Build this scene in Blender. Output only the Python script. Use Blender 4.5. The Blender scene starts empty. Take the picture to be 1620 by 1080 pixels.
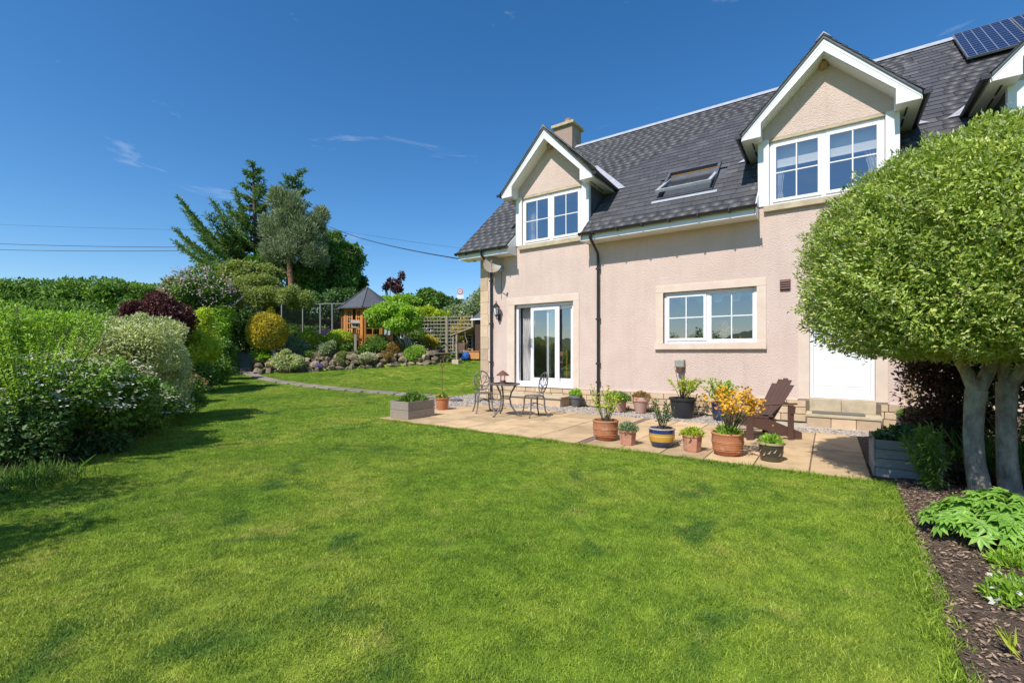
import bpy, math
import numpy as np
from mathutils import Matrix, Vector

# ------------------------------------------------------------------ camera, sky, sun, exposure
SC = bpy.context.scene
COL = SC.collection
CAM_H = 1.40                    # eye height above the patio
YAW = math.radians(34.8)        # view turned left from the house normal
FPX, HORIZON = 720.0, 558.0     # focal length and horizon row in photograph pixels
cd = bpy.data.cameras.new('camera'); cam = bpy.data.objects.new('camera', cd); COL.objects.link(cam)
cam.location = (0, 0, CAM_H); cam.rotation_euler = (math.radians(90), 0, YAW)
cd.sensor_width = 36.0; cd.lens = FPX / 1620 * 36.0; cd.shift_y = (HORIZON - 540) / 1620
cd.clip_start = 0.05; cd.clip_end = 5000
SC.camera = cam
SUN_EL = math.radians(50); SUN_AZ = math.radians(183)     # azimuth clockwise from +Y: the sun stands over -Y
world = bpy.data.worlds.new('World'); SC.world = world; world.use_nodes = True
wn, wl = world.node_tree.nodes, world.node_tree.links
wn.clear()
w_out = wn.new('ShaderNodeOutputWorld'); w_bg = wn.new('ShaderNodeBackground'); w_sky = wn.new('ShaderNodeTexSky')
w_sky.sky_type = 'NISHITA'; w_sky.sun_disc = False; w_sky.sun_elevation = SUN_EL; w_sky.sun_rotation = SUN_AZ
w_sky.altitude = 300; w_sky.air_density = 1.0; w_sky.dust_density = 0.4; w_sky.ozone_density = 4.0
w_bg.inputs['Strength'].default_value = 0.12
# thin cirrus wisps, spread over the whole sky
w_tc = wn.new('ShaderNodeTexCoord'); w_map = wn.new('ShaderNodeMapping'); w_map.inputs['Scale'].default_value = (1.6, 1.6, 7.0)
w_map.inputs['Rotation'].default_value = (0.12, 0.18, 0.5)
w_n1 = wn.new('ShaderNodeTexNoise'); w_n1.inputs['Scale'].default_value = 2.2; w_n1.inputs['Detail'].default_value = 9; w_n1.inputs['Roughness'].default_value = 0.62; w_n1.inputs['Distortion'].default_value = 0.6
w_r = wn.new('ShaderNodeValToRGB'); w_r.color_ramp.elements[0].position = 0.62; w_r.color_ramp.elements[1].position = 0.86
w_r.color_ramp.elements[1].color = (0.5, 0.5, 0.5, 1)
w_mix = wn.new('ShaderNodeMix'); w_mix.data_type = 'RGBA'; w_mix.inputs['B'].default_value = (6.0, 6.3, 6.8, 1)
w_hsv = wn.new('ShaderNodeHueSaturation'); w_hsv.inputs['Saturation'].default_value = 1.27
wl.new(w_tc.outputs['Generated'], w_map.inputs['Vector']); wl.new(w_map.outputs['Vector'], w_n1.inputs['Vector'])
wl.new(w_n1.outputs['Fac'], w_r.inputs['Fac']); wl.new(w_r.outputs['Color'], w_mix.inputs['Factor'])
wl.new(w_sky.outputs['Color'], w_hsv.inputs['Color']); wl.new(w_hsv.outputs['Color'], w_mix.inputs['A'])
wl.new(w_mix.outputs['Result'], w_bg.inputs['Color'])
wl.new(w_bg.outputs['Background'], w_out.inputs['Surface'])
sl = bpy.data.lights.new('sun', 'SUN'); sl.energy = 4.2; sl.angle = math.radians(0.55); sl.color = (1.0, 0.955, 0.89)
sun = bpy.data.objects.new('sun', sl); COL.objects.link(sun)
sdir = Vector((math.sin(SUN_AZ) * math.cos(SUN_EL), math.cos(SUN_AZ) * math.cos(SUN_EL), math.sin(SUN_EL)))
sun.rotation_euler = sdir.to_track_quat('Z', 'Y').to_euler(); sun.location = (0, -20, 30)
SC.view_settings.view_transform = 'Standard'; SC.view_settings.look = 'None'
SC.view_settings.exposure = 0.42; SC.view_settings.gamma = 1.0; SC.view_settings.use_curve_mapping = False
SC.cycles.use_denoising = True; SC.cycles.max_bounces = 8; SC.cycles.transparent_max_bounces = 12
SC.cycles.caustics_reflective = False; SC.cycles.caustics_refractive = False

# ------------------------------------------------------------------ measuring: photograph pixel -> point in the place
CY, SY = math.cos(YAW), math.sin(YAW)
FWD = np.array([-SY, CY, 0]); RGT = np.array([CY, SY, 0])
def ray(px, py):
    u = (px - 810) / FPX
    return np.array([u * CY - SY, u * SY + CY, (HORIZON - py) / FPX])
def at(px, py, t):                      # point at forward depth t
    return np.array([0, 0, CAM_H]) + ray(px, py) * t
def on_wall(px, py, Y):
    d = ray(px, py); return at(px, py, Y / d[1])
def on_flat(px, py, z=0.0):
    d = ray(px, py); return at(px, py, (z - CAM_H) / d[2])
def sstep(x, a, b):
    x = np.clip((x - a) / (b - a), 0, 1); return x * x * (3 - 2 * x)
def softp(x, k=1.5): return np.log1p(np.exp(np.clip(x * k, -40, 40))) / k
T_PX = np.array([-600, 335, 352, 380, 402, 430, 480, 560, 690, 760, 900]); T_T = np.array([17.5, 18.6, 20.0, 21.0, 21.2, 21.6, 22.3, 22.8, 23.2, 25.8, 27.0])
def lawn_z(x, y):
    x, y = np.asarray(x, float), np.asarray(y, float)
    s = -.8 * x + .6 * y - 14
    z = (.045 * np.minimum(softp(s), 22) + .1 * np.minimum(softp(y - 12.5), 9)) * sstep(-x, 8.9, 12.5)
    return z - 0.03
def terr(x, y):
    x, y = np.asarray(x, float), np.asarray(y, float)
    z = lawn_z(x, y)
    t = x * FWD[0] + y * FWD[1]; l = x * RGT[0] + y * RGT[1]
    px = 810 + FPX * l / np.maximum(t, 1)
    t0 = np.interp(px, T_PX, T_T)
    up = sstep(t, t0, t0 + np.interp(px, [362, 376, 404, 412], [.7, 3.2, 3.2, .7])) * (x < -9)
    return z + up * np.maximum(0, 1.32 + .03 * np.minimum(t - t0, 25) - z)
def on_lawn(px, py):
    d = ray(px, py); lo, hi = 1.0, 60.0
    for _ in range(60):
        m = .5 * (lo + hi); p = at(px, py, m)
        if p[2] > lawn_z(p[0], p[1]): lo = m
        else: hi = m
    return at(px, py, lo)
RNG = np.random.default_rng(11)
def R(a, b): return float(RNG.uniform(a, b))

# ------------------------------------------------------------------ materials
MATS = {}
def nodes(name):
    m = bpy.data.materials.new(name); m.use_nodes = True; MATS[name] = m
    return m, m.node_tree.nodes, m.node_tree.links, m.node_tree.nodes['Principled BSDF']
def ramp(n, stops):
    r = n.new('ShaderNodeValToRGB'); e = r.color_ramp.elements
    while len(e) < len(stops): e.new(0.5)
    for i, (p, c) in enumerate(stops): e[i].position = p; e[i].color = (*c, 1)
    return r
def noise(n, l, scale, detail=6, rough=.6, vec=None, dist=0):
    t = n.new('ShaderNodeTexNoise'); t.inputs['Scale'].default_value = scale; t.inputs['Detail'].default_value = detail
    t.inputs['Roughness'].default_value = rough; t.inputs['Distortion'].default_value = dist
    if vec is not None: l.new(vec, t.inputs['Vector'])
    return t
def mixc(n, l, fac, a, b, mode='MIX'):
    m = n.new('ShaderNodeMix'); m.data_type = 'RGBA'; m.blend_type = mode
    for s, v in (('Factor', fac), ('A', a), ('B', b)):
        if isinstance(v, (int, float)): m.inputs[s].default_value = v
        elif isinstance(v, tuple): m.inputs[s].default_value = (*v, 1)
        else: l.new(v, m.inputs[s])
    return m.outputs['Result']
def mat(name, c1, c2=None, rough=.7, scale=8, bump=0.0, bscale=40, metal=0, stretch=None, spec=.4, rnd=0.0, c3=None, bdist=.01):
    """procedural surface: two tones of noise, a finer relief, and an optional change from object to object"""
    m, n, l, b = nodes(name); c2 = c2 or tuple(x * .8 for x in c1)
    g = n.new('ShaderNodeNewGeometry'); v = g.outputs['Position']
    if stretch:
        tc = n.new('ShaderNodeTexCoord'); mp = n.new('ShaderNodeMapping'); mp.inputs['Scale'].default_value = stretch
        l.new(tc.outputs['Object'], mp.inputs['Vector']); v = mp.outputs['Vector']
    t = noise(n, l, scale, vec=v); st = [(.32, c2), (.68, c1)]
    if c3: st = [(.28, c3), (.45, c2), (.7, c1)]
    r = ramp(n, st); l.new(t.outputs['Fac'], r.inputs['Fac']); col = r.outputs['Color']
    if rnd:
        oi = n.new('ShaderNodeObjectInfo'); ad = n.new('ShaderNodeMath'); ad.operation = 'ADD'
        l.new(oi.outputs['Random'], ad.inputs[0]); l.new(g.outputs['Random Per Island'], ad.inputs[1])
        fr = n.new('ShaderNodeMath'); fr.operation = 'FRACT'; l.new(ad.outputs[0], fr.inputs[0])
        rr = ramp(n, [(0, (1 - rnd,) * 3), (1, (1 + rnd * .5, 1 + rnd * .45, 1 + rnd * .4))]); l.new(fr.outputs[0], rr.inputs['Fac'])
        col = mixc(n, l, 1.0, col, rr.outputs['Color'], 'MULTIPLY')
    l.new(col, b.inputs['Base Color']); b.inputs['Roughness'].default_value = rough; b.inputs['Metallic'].default_value = metal
    b.inputs['Specular IOR Level'].default_value = spec
    if bump:
        t2 = noise(n, l, bscale, 4, .6, vec=v); bp = n.new('ShaderNodeBump'); bp.inputs['Strength'].default_value = bump; bp.inputs['Distance'].default_value = bdist
        l.new(t2.outputs['Fac'], bp.inputs['Height']); l.new(bp.outputs['Normal'], b.inputs['Normal'])
    return m
def leafmat(name, cols, trans=.35, rough=.5, spec=.35, tcol=None):
    gain = 2.6 if name.startswith('needle') else 2.4 if name == 'leaf_dark' else 2.0 if name == 'leaf_clipped' else 1.9 if name.startswith('leaf') else 1.0
    cols = [tuple(min(.8, x * gain) for x in c) for c in cols]
    m, n, l, b = nodes(name); g = n.new('ShaderNodeNewGeometry')
    r = ramp(n, [(i / max(1, len(cols) - 1), c) for i, c in enumerate(cols)]); l.new(g.outputs['Random Per Island'], r.inputs['Fac'])
    t = noise(n, l, 1.3, 3, vec=g.outputs['Position']); v = ramp(n, [(.3, (.72, .74, .7)), (.7, (1.15, 1.12, 1.05))]); l.new(t.outputs['Fac'], v.inputs['Fac'])
    c = mixc(n, l, 1.0, r.outputs['Color'], v.outputs['Color'], 'MULTIPLY')
    l.new(c, b.inputs['Base Color']); b.inputs['Roughness'].default_value = rough; b.inputs['Specular IOR Level'].default_value = spec
    tr = n.new('ShaderNodeBsdfTranslucent'); tc = mixc(n, l, 1.0, c, (1.15, 1.2, .6), 'MULTIPLY'); l.new(tc, tr.inputs['Color'])
    mx = n.new('ShaderNodeMixShader'); mx.inputs['Fac'].default_value = trans
    l.new(b.outputs['BSDF'], mx.inputs[1]); l.new(tr.outputs['BSDF'], mx.inputs[2]); l.new(mx.outputs['Shader'], n['Material Output'].inputs['Surface'])
    return m

mat('harl', (.71, .555, .475), (.64, .49, .415), .95, 1.1, .8, 42, spec=.1, bdist=.035)
def streaks(name, amt):                     # rain streaks and patches washed down a wall
    m = MATS[name]; n, l = m.node_tree.nodes, m.node_tree.links; b = n['Principled BSDF']; src = b.inputs['Base Color'].links[0].from_socket
    g = n.new('ShaderNodeNewGeometry'); mp = n.new('ShaderNodeMapping'); mp.inputs['Scale'].default_value = (5.0, 5.0, .45); l.new(g.outputs['Position'], mp.inputs['Vector'])
    t = noise(n, l, 1.0, 6, .65, vec=mp.outputs['Vector'], dist=.3); r = ramp(n, [(.30, (1 - amt, 1 - amt * 1.05, 1 - amt * 1.1)), (.52, (1, 1, 1)), (.8, (1 + amt * .3,) * 3)]); l.new(t.outputs['Fac'], r.inputs['Fac'])
    c = mixc(n, l, 1.0, src, r.outputs['Color'], 'MULTIPLY')
    t2 = noise(n, l, 2.6, 7, .7, vec=g.outputs['Position']); r2 = ramp(n, [(.60, (0, 0, 0)), (.72, (amt * 2.2,) * 3)]); l.new(t2.outputs['Fac'], r2.inputs['Fac'])
    c = mixc(n, l, r2.outputs['Color'], c, (.55, .36, .28)); l.new(c, b.inputs['Base Color'])
streaks('harl', .065)
mat('margin', (.70, .575, .47), (.62, .49, .385), .85, 3, .15, 60, spec=.2)
mat('sandstone', (.62, .47, .32), (.52, .385, .25), .9, 5, .4, 40, rnd=.22, spec=.15)
mat('sill_stone', (.56, .46, .32), (.40, .33, .22), .9, 6, .3, 50, spec=.15)
mat('white_paint', (.80, .80, .79), (.74, .74, .73), .35, 3, 0, spec=.5)
mat('upvc', (.82, .82, .82), (.79, .79, .79), .25, 2, 0, spec=.5)
mat('gutter_black', (.030, .029, .032), (.02, .02, .022), .35, 10, 0, spec=.5)
mat('lead', (.42, .43, .46), (.30, .31, .34), .55, 7, .1, 30)
mat('cheek', (.10, .11, .13), (.07, .075, .09), .6, 6, .1, 30)
mat('mortar', (.20, .15, .105), (.14, .105, .075), .95, 20, .3, 80)
mat('slab', (.60, .44, .255), (.51, .36, .205), .88, 3.2, .25, 120, rnd=.24, spec=.2, c3=(.36, .26, .16))
mat('brick_strip', (.26, .17, .14), (.2, .13, .11), .9, 9, .3, 80, rnd=.2)
mat('gravel', (.52, .46, .40), (.33, .29, .25), .85, 9, .1, 80, rnd=.55)
mat('soil', (.17, .122, .088), (.095, .068, .05), .95, 14, .9, 60, bdist=.04, spec=.1)
mat('chips', (.40, .285, .20), (.25, .175, .125), .9, 30, .2, 90, rnd=.6, spec=.15)
mat('terracotta', (.52, .22, .105), (.44, .17, .075), .8, 9, .15, 90, c3=(.50, .30, .20))
mat('terracotta_pale', (.55, .28, .19), (.46, .21, .13), .85, 9, .15, 90, c3=(.55, .38, .30))
mat('terracotta_worn', (.50, .20, .11), (.42, .33, .29), .85, 5, .15, 90)
mat('black_plastic', (.028, .030, .036), (.02, .022, .026), .45, 8, 0)
mat('grey_stone_pot', (.14, .14, .145), (.09, .09, .095), .75, 14, .3, 60)
mat('purple_glaze', (.05, .045, .12), (.03, .03, .08), .2, 10, 0)
mat('adirondack', (.13, .068, .050), (.085, .044, .034), .6, 6, .3, 30, stretch=(4, 30, 30))
mat('weathered', (.42, .36, .285), (.27, .225, .18), .85, 4, .4, 20, stretch=(3, 3, 34), rnd=.2)
mat('grey_timber', (.36, .35, .33), (.23, .225, .215), .85, 4, .4, 20, stretch=(3, 3, 40), rnd=.2)
mat('cast_metal', (.185, .165, .15), (.12, .105, .095), .5, 25, .2, 80, metal=.35)
mat('rust', (.20, .085, .055), (.11, .05, .035), .8, 20, .2, 60)
mat('bark_grey', (.56, .50, .39), (.33, .29, .22), .9, 5, .9, 28, stretch=(3, 3, 1.4), c3=(.17, .155, .12), bdist=.02)
mat('bark_brown', (.16, .115, .08), (.08, .055, .04), .92, 12, .6, 40)
mat('bark_pine', (.34, .17, .09), (.2, .1, .06), .92, 5, .6, 20)
mat('twig', (.13, .095, .06), (.08, .06, .04), .9, 12)
mat('rock', (.40, .315, .215), (.21, .165, .115), .92, 3.5, .9, 11, rnd=.4, bdist=.07, c3=(.12, .125, .055))
mat('flagstone', (.30, .25, .20), (.21, .175, .145), .9, 6, .4, 30, rnd=.2)
mat('path_gravel', (.33, .255, .20), (.22, .17, .135), .95, 14, .5, 90)
mat('cedar', (.66, .27, .06), (.52, .20, .045), .55, 4, .2, 20, stretch=(20, 20, 2))
mat('felt_roof', (.095, .10, .115), (.065, .07, .08), .85, 8, .2, 60)
mat('shed_wood', (.095, .055, .045), (.06, .036, .03), .8, 4, .3, 20, stretch=(3, 3, 30), rnd=.15)
mat('fence_dark', (.055, .043, .034), (.03, .024, .02), .9, 5, .4, 25, stretch=(20, 20, 2), rnd=.25)
mat('chimney_harl', (.42, .30, .24), (.33, .24, .19), .92, 4, .7, 40, spec=.15)
mat('chimney_pot', (.50, .31, .16), (.40, .24, .12), .8, 8)
mat('interior', (.52, .47, .38), (.48, .43, .35), .8, 2)
mat('interior_floor', (.25, .15, .08), (.2, .11, .06), .5, 3)
mat('curtain', (.66, .64, .62), (.56, .54, .52), .9, 6)
mat('blind', (.78, .75, .68), (.74, .71, .64), .8, 6)
mat('pine_furniture', (.58, .31, .09), (.48, .24, .06), .45, 4, 0, stretch=(20, 20, 3))
mat('dark_furniture', (.17, .065, .03), (.12, .045, .02), .4, 4)
mat('fabric_blue', (.10, .14, .20), (.08, .11, .16), .9, 20)
mat('dish_grey', (.30, .255, .20), (.25, .21, .165), .5, 8)
mat('steel', (.45, .45, .46), (.35, .35, .36), .35, 10, metal=.7)
mat('flue_grey', (.33, .33, .27), (.24, .24, .2), .6, 10)
mat('vent_brown', (.14, .06, .045), (.1, .045, .035), .6, 10)
mat('mat_grey', (.17, .16, .12), (.12, .115, .09), .95, 40, .6, 120)
mat('wire', (.03, .032, .04), (.025, .027, .033), .6, 3)
mat('sign_white', (.80, .80, .80), (.76, .76, .76), .4, 3)
mat('sign_red', (.55, .03, .03), (.5, .025, .025), .4, 3)
mat('sign_black', (.02, .02, .02), (.02, .02, .02), .5, 3)
mat('blue_plastic', (.03, .13, .42), (.025, .1, .36), .4, 6)
mat('orange_box', (.58, .27, .10), (.5, .22, .08), .6, 6)
mat('brown_plastic', (.16, .095, .065), (.12, .07, .05), .6, 6)
mat('handle_wood', (.42, .30, .16), (.34, .23, .12), .6, 6)
mat('hill', (.14, .18, .07), (.09, .13, .06), .95, .02, 0, c3=(.08, .10, .05))
mat('clapper', (.3, .26, .2))
def glassmat(name, base, k, tint):
    m, n, l, b = nodes(name); n.remove(b)
    gl = n.new('ShaderNodeBsdfGlossy'); gl.inputs['Roughness'].default_value = .0; gl.inputs['Color'].default_value = (.96, .98, 1, 1)
    tr = n.new('ShaderNodeBsdfTransparent'); tr.inputs['Color'].default_value = (*tint, 1)
    lw = n.new('ShaderNodeLayerWeight'); lw.inputs['Blend'].default_value = .35
    ma = n.new('ShaderNodeMath'); ma.operation = 'MULTIPLY_ADD'; ma.inputs[1].default_value = k; ma.inputs[2].default_value = base
    l.new(lw.outputs['Facing'], ma.inputs[0])
    g = n.new('ShaderNodeNewGeometry'); t = noise(n, l, 1.6, 2, vec=g.outputs['Position']); bp = n.new('ShaderNodeBump'); bp.inputs['Strength'].default_value = .04; bp.inputs['Distance'].default_value = .05
    l.new(t.outputs['Fac'], bp.inputs['Height']); l.new(bp.outputs['Normal'], gl.inputs['Normal'])
    mx = n.new('ShaderNodeMixShader'); l.new(ma.outputs[0], mx.inputs['Fac']); l.new(tr.outputs[0], mx.inputs[1]); l.new(gl.outputs[0], mx.inputs[2])
    l.new(mx.outputs[0], n['Material Output'].inputs['Surface'])
glassmat('glass', .25, .42, (.90, .92, .91))
def slatemat(name, lichen):
    m, n, l, b = nodes(name); g = n.new('ShaderNodeNewGeometry'); oi = n.new('ShaderNodeObjectInfo')
    ad = n.new('ShaderNodeMath'); ad.operation = 'ADD'; l.new(oi.outputs['Random'], ad.inputs[0]); l.new(g.outputs['Random Per Island'], ad.inputs[1])
    fr = n.new('ShaderNodeMath'); fr.operation = 'FRACT'; l.new(ad.outputs[0], fr.inputs[0])
    r = ramp(n, [(0, (.068, .066, .071)), (.4, (.078, .076, .081)), (.85, (.088, .086, .090)), (1, (.115, .112, .112))]); l.new(fr.outputs[0], r.inputs['Fac'])
    t = noise(n, l, 3.5, 8, .65, vec=g.outputs['Position']); v = ramp(n, [(.3, (.72, .72, .74)), (.7, (1.22, 1.2, 1.16))]); l.new(t.outputs['Fac'], v.inputs['Fac'])
    c = mixc(n, l, 1.0, r.outputs['Color'], v.outputs['Color'], 'MULTIPLY')
    t3 = noise(n, l, 5.5 if lichen else 9, 8, .7, vec=g.outputs['Position'])
    lr = ramp(n, [(.40, (0, 0, 0)), (.62, (.75, .75, .75))] if lichen else [(.66, (0, 0, 0)), (.74, (.35, .35, .35))]); l.new(t3.outputs['Fac'], lr.inputs['Fac'])
    c = mixc(n, l, lr.outputs['Color'], c, (.24, .18, .05) if lichen else (.24, .235, .21))
    l.new(c, b.inputs['Base Color']); b.inputs['Roughness'].default_value = .55; b.inputs['Specular IOR Level'].default_value = .4
    t2 = noise(n, l, 60, 4, vec=g.outputs['Position']); bp = n.new('ShaderNodeBump'); bp.inputs['Strength'].default_value = .3; bp.inputs['Distance'].default_value = .006
    l.new(t2.outputs['Fac'], bp.inputs['Height']); l.new(bp.outputs['Normal'], b.inputs['Normal'])
slatemat('slate', False); slatemat('slate_lichen', True)
def bandmat(name, bands, rough):            # glazed stoneware banded by height in the pot's own coordinates
    m, n, l, b = nodes(name); tc = n.new('ShaderNodeTexCoord'); sp = n.new('ShaderNodeSeparateXYZ'); l.new(tc.outputs['Object'], sp.inputs[0])
    mr = n.new('ShaderNodeMapRange'); mr.inputs['From Max'].default_value = .3; l.new(sp.outputs['Z'], mr.inputs['Value'])
    r = ramp(n, bands); r.color_ramp.interpolation = 'CONSTANT'; l.new(mr.outputs[0], r.inputs['Fac'])
    t = noise(n, l, 22, 5); v = ramp(n, [(.3, (.8, .8, .8)), (.7, (1.1, 1.1, 1.1))]); l.new(t.outputs['Fac'], v.inputs['Fac'])
    l.new(mixc(n, l, 1.0, r.outputs['Color'], v.outputs['Color'], 'MULTIPLY'), b.inputs['Base Color']); b.inputs['Roughness'].default_value = rough
bandmat('blue_yellow_glaze', [(0, (.035, .055, .12)), (.30, (.60, .33, .045)), (.56, (.66, .50, .22)), (.60, (.60, .33, .045)), (.70, (.02, .055, .22)), (.90, (.45, .36, .25))], .25)
bandmat('olive_glaze', [(0, (.085, .075, .045)), (.2, (.05, .048, .032)), (.62, (.085, .08, .05)), (.70, (.45, .36, .22))], .35)
def solarmat():
    m, n, l, b = nodes('solar_cells'); tc = n.new('ShaderNodeTexCoord'); br = n.new('ShaderNodeTexBrick'); br.offset = 0
    br.inputs['Scale'].default_value = 1; br.inputs['Brick Width'].default_value = .165; br.inputs['Row Height'].default_value = .165
    br.inputs['Mortar Size'].default_value = .006; br.inputs['Color1'].default_value = (.010, .018, .055, 1); br.inputs['Color2'].default_value = (.013, .022, .065, 1); br.inputs['Mortar'].default_value = (.22, .25, .32, 1)
    l.new(tc.outputs['Object'], br.inputs['Vector']); l.new(br.outputs['Color'], b.inputs['Base Color']); b.inputs['Roughness'].default_value = .12
solarmat()
def lawnmats():
    for nm, blade in (('lawn_soil', False), ('grass_blades', True)):
        m, n, l, b = nodes(nm); g = n.new('ShaderNodeNewGeometry'); P = g.outputs['Position']
        big = noise(n, l, .55, 5, .55, vec=P, dist=.4); c0 = ramp(n, [(.30, (.185, .315, .030)), (.5, (.27, .392, .043)), (.70, (.385, .445, .07))]); l.new(big.outputs['Fac'], c0.inputs['Fac'])
        mid = noise(n, l, 4.5, 6, .65, vec=P); v = ramp(n, [(.28, (.58, .68, .6)), (.72, (1.32, 1.24, 1.2))]); l.new(mid.outputs['Fac'], v.inputs['Fac'])
        c = mixc(n, l, 1.0, c0.outputs['Color'], v.outputs['Color'], 'MULTIPLY')
        pt = noise(n, l, .8, 6, .65, vec=P, dist=1.0); pr = ramp(n, [(.555, (0, 0, 0)), (.665, (.85, .85, .85))]); l.new(pt.outputs['Fac'], pr.inputs['Fac'])
        c = mixc(n, l, pr.outputs['Color'], c, (.075, .185, .030))          # patches of darker clover
        br = noise(n, l, 2.3, 4, .6, vec=P); brr = ramp(n, [(.58, (0, 0, 0)), (.78, (.5, .5, .5))]); l.new(br.outputs['Fac'], brr.inputs['Fac'])
        c = mixc(n, l, brr.outputs['Color'], c, (.50, .42, .15))            # dry straw
        if blade:
            rr = ramp(n, [(0, (.45, .55, .45)), (.6, (1.0, 1.0, 1.0)), (1, (1.75, 1.55, 1.6))]); l.new(g.outputs['Random Per Island'], rr.inputs['Fac'])
            c = mixc(n, l, 1.0, c, rr.outputs['Color'], 'MULTIPLY')
            b.inputs['Roughness'].default_value = .55; b.inputs['Specular IOR Level'].default_value = .3; l.new(c, b.inputs['Base Color'])
            tr = n.new('ShaderNodeBsdfTranslucent'); l.new(c, tr.inputs['Color']); mx = n.new('ShaderNodeMixShader'); mx.inputs['Fac'].default_value = .3
            l.new(b.outputs['BSDF'], mx.inputs[1]); l.new(tr.outputs['BSDF'], mx.inputs[2]); l.new(mx.outputs['Shader'], n['Material Output'].inputs['Surface'])
        else:
            c = mixc(n, l, 1.0, c, (.80, .80, .75), 'MULTIPLY'); l.new(c, b.inputs['Base Color']); b.inputs['Roughness'].default_value = .95; b.inputs['Specular IOR Level'].default_value = .1
            t2 = noise(n, l, 160, 3, vec=P); bp = n.new('ShaderNodeBump'); bp.inputs['Strength'].default_value = .8; bp.inputs['Distance'].default_value = .02
            l.new(t2.outputs['Fac'], bp.inputs['Height']); l.new(bp.outputs['Normal'], b.inputs['Normal'])
lawnmats()
leafmat('leaf_clipped', [(.085, .135, .020), (.155, .215, .036), (.225, .275, .058), (.30, .325, .10)], .35, .38, .45)
leafmat('leaf_mid', [(.045, .095, .018), (.085, .155, .028), (.13, .20, .04)], .35)
leafmat('leaf_dark', [(.022, .050, .016), (.040, .080, .022), (.065, .11, .03)], .25)
leafmat('leaf_bright', [(.12, .22, .022), (.19, .30, .035), (.26, .35, .06)], .4)
leafmat('leaf_lime', [(.17, .25, .022), (.26, .32, .03), (.34, .36, .05)], .4)
leafmat('leaf_golden', [(.20, .17, .018), (.34, .26, .025), (.44, .34, .04), (.12, .15, .02)], .3)
leafmat('leaf_variegated', [(.14, .18, .06), (.26, .29, .12), (.46, .46, .26), (.20, .24, .09), (.55, .54, .34)], .3)
leafmat('leaf_purple', [(.028, .012, .016), (.060, .018, .024), (.10, .030, .034), (.045, .020, .020)], .3, .4)
leafmat('leaf_maroon', [(.030, .022, .014), (.065, .030, .022), (.095, .038, .03), (.04, .05, .018)], .3)
leafmat('leaf_bronze', [(.16, .085, .03), (.22, .13, .04), (.12, .13, .03)], .3)
leafmat('leaf_greygreen', [(.11, .15, .075), (.17, .21, .11), (.24, .27, .17)], .3)
leafmat('needle_pine', [(.060, .085, .050), (.10, .125, .075), (.15, .165, .10)], .2)
leafmat('needle_larch', [(.030, .060, .020), (.055, .095, .030), (.085, .125, .045)], .25)
leafmat('leaf_apple', [(.10, .135, .03), (.155, .19, .05), (.21, .235, .08)], .4)
leafmat('leaf_peony', [(.10, .20, .030), (.15, .27, .045), (.20, .32, .065)], .35, .4)
leafmat('petal_white', [(.72, .72, .66), (.80, .80, .76)], .3, .7)
leafmat('petal_cream', [(.62, .60, .42), (.74, .72, .58)], .3, .7)
leafmat('petal_lilac', [(.50, .36, .46), (.62, .50, .56), (.44, .30, .44)], .3, .7)
leafmat('petal_yellow', [(.70, .34, .02), (.80, .48, .04), (.72, .40, .10)], .3, .7)
leafmat('petal_pink', [(.62, .09, .20), (.70, .25, .33), (.75, .5, .5)], .3, .7)
leafmat('petal_peach', [(.60, .25, .15), (.68, .38, .26)], .3, .7)
leafmat('petal_violet', [(.20, .15, .42), (.28, .22, .5)], .3, .7)

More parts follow.
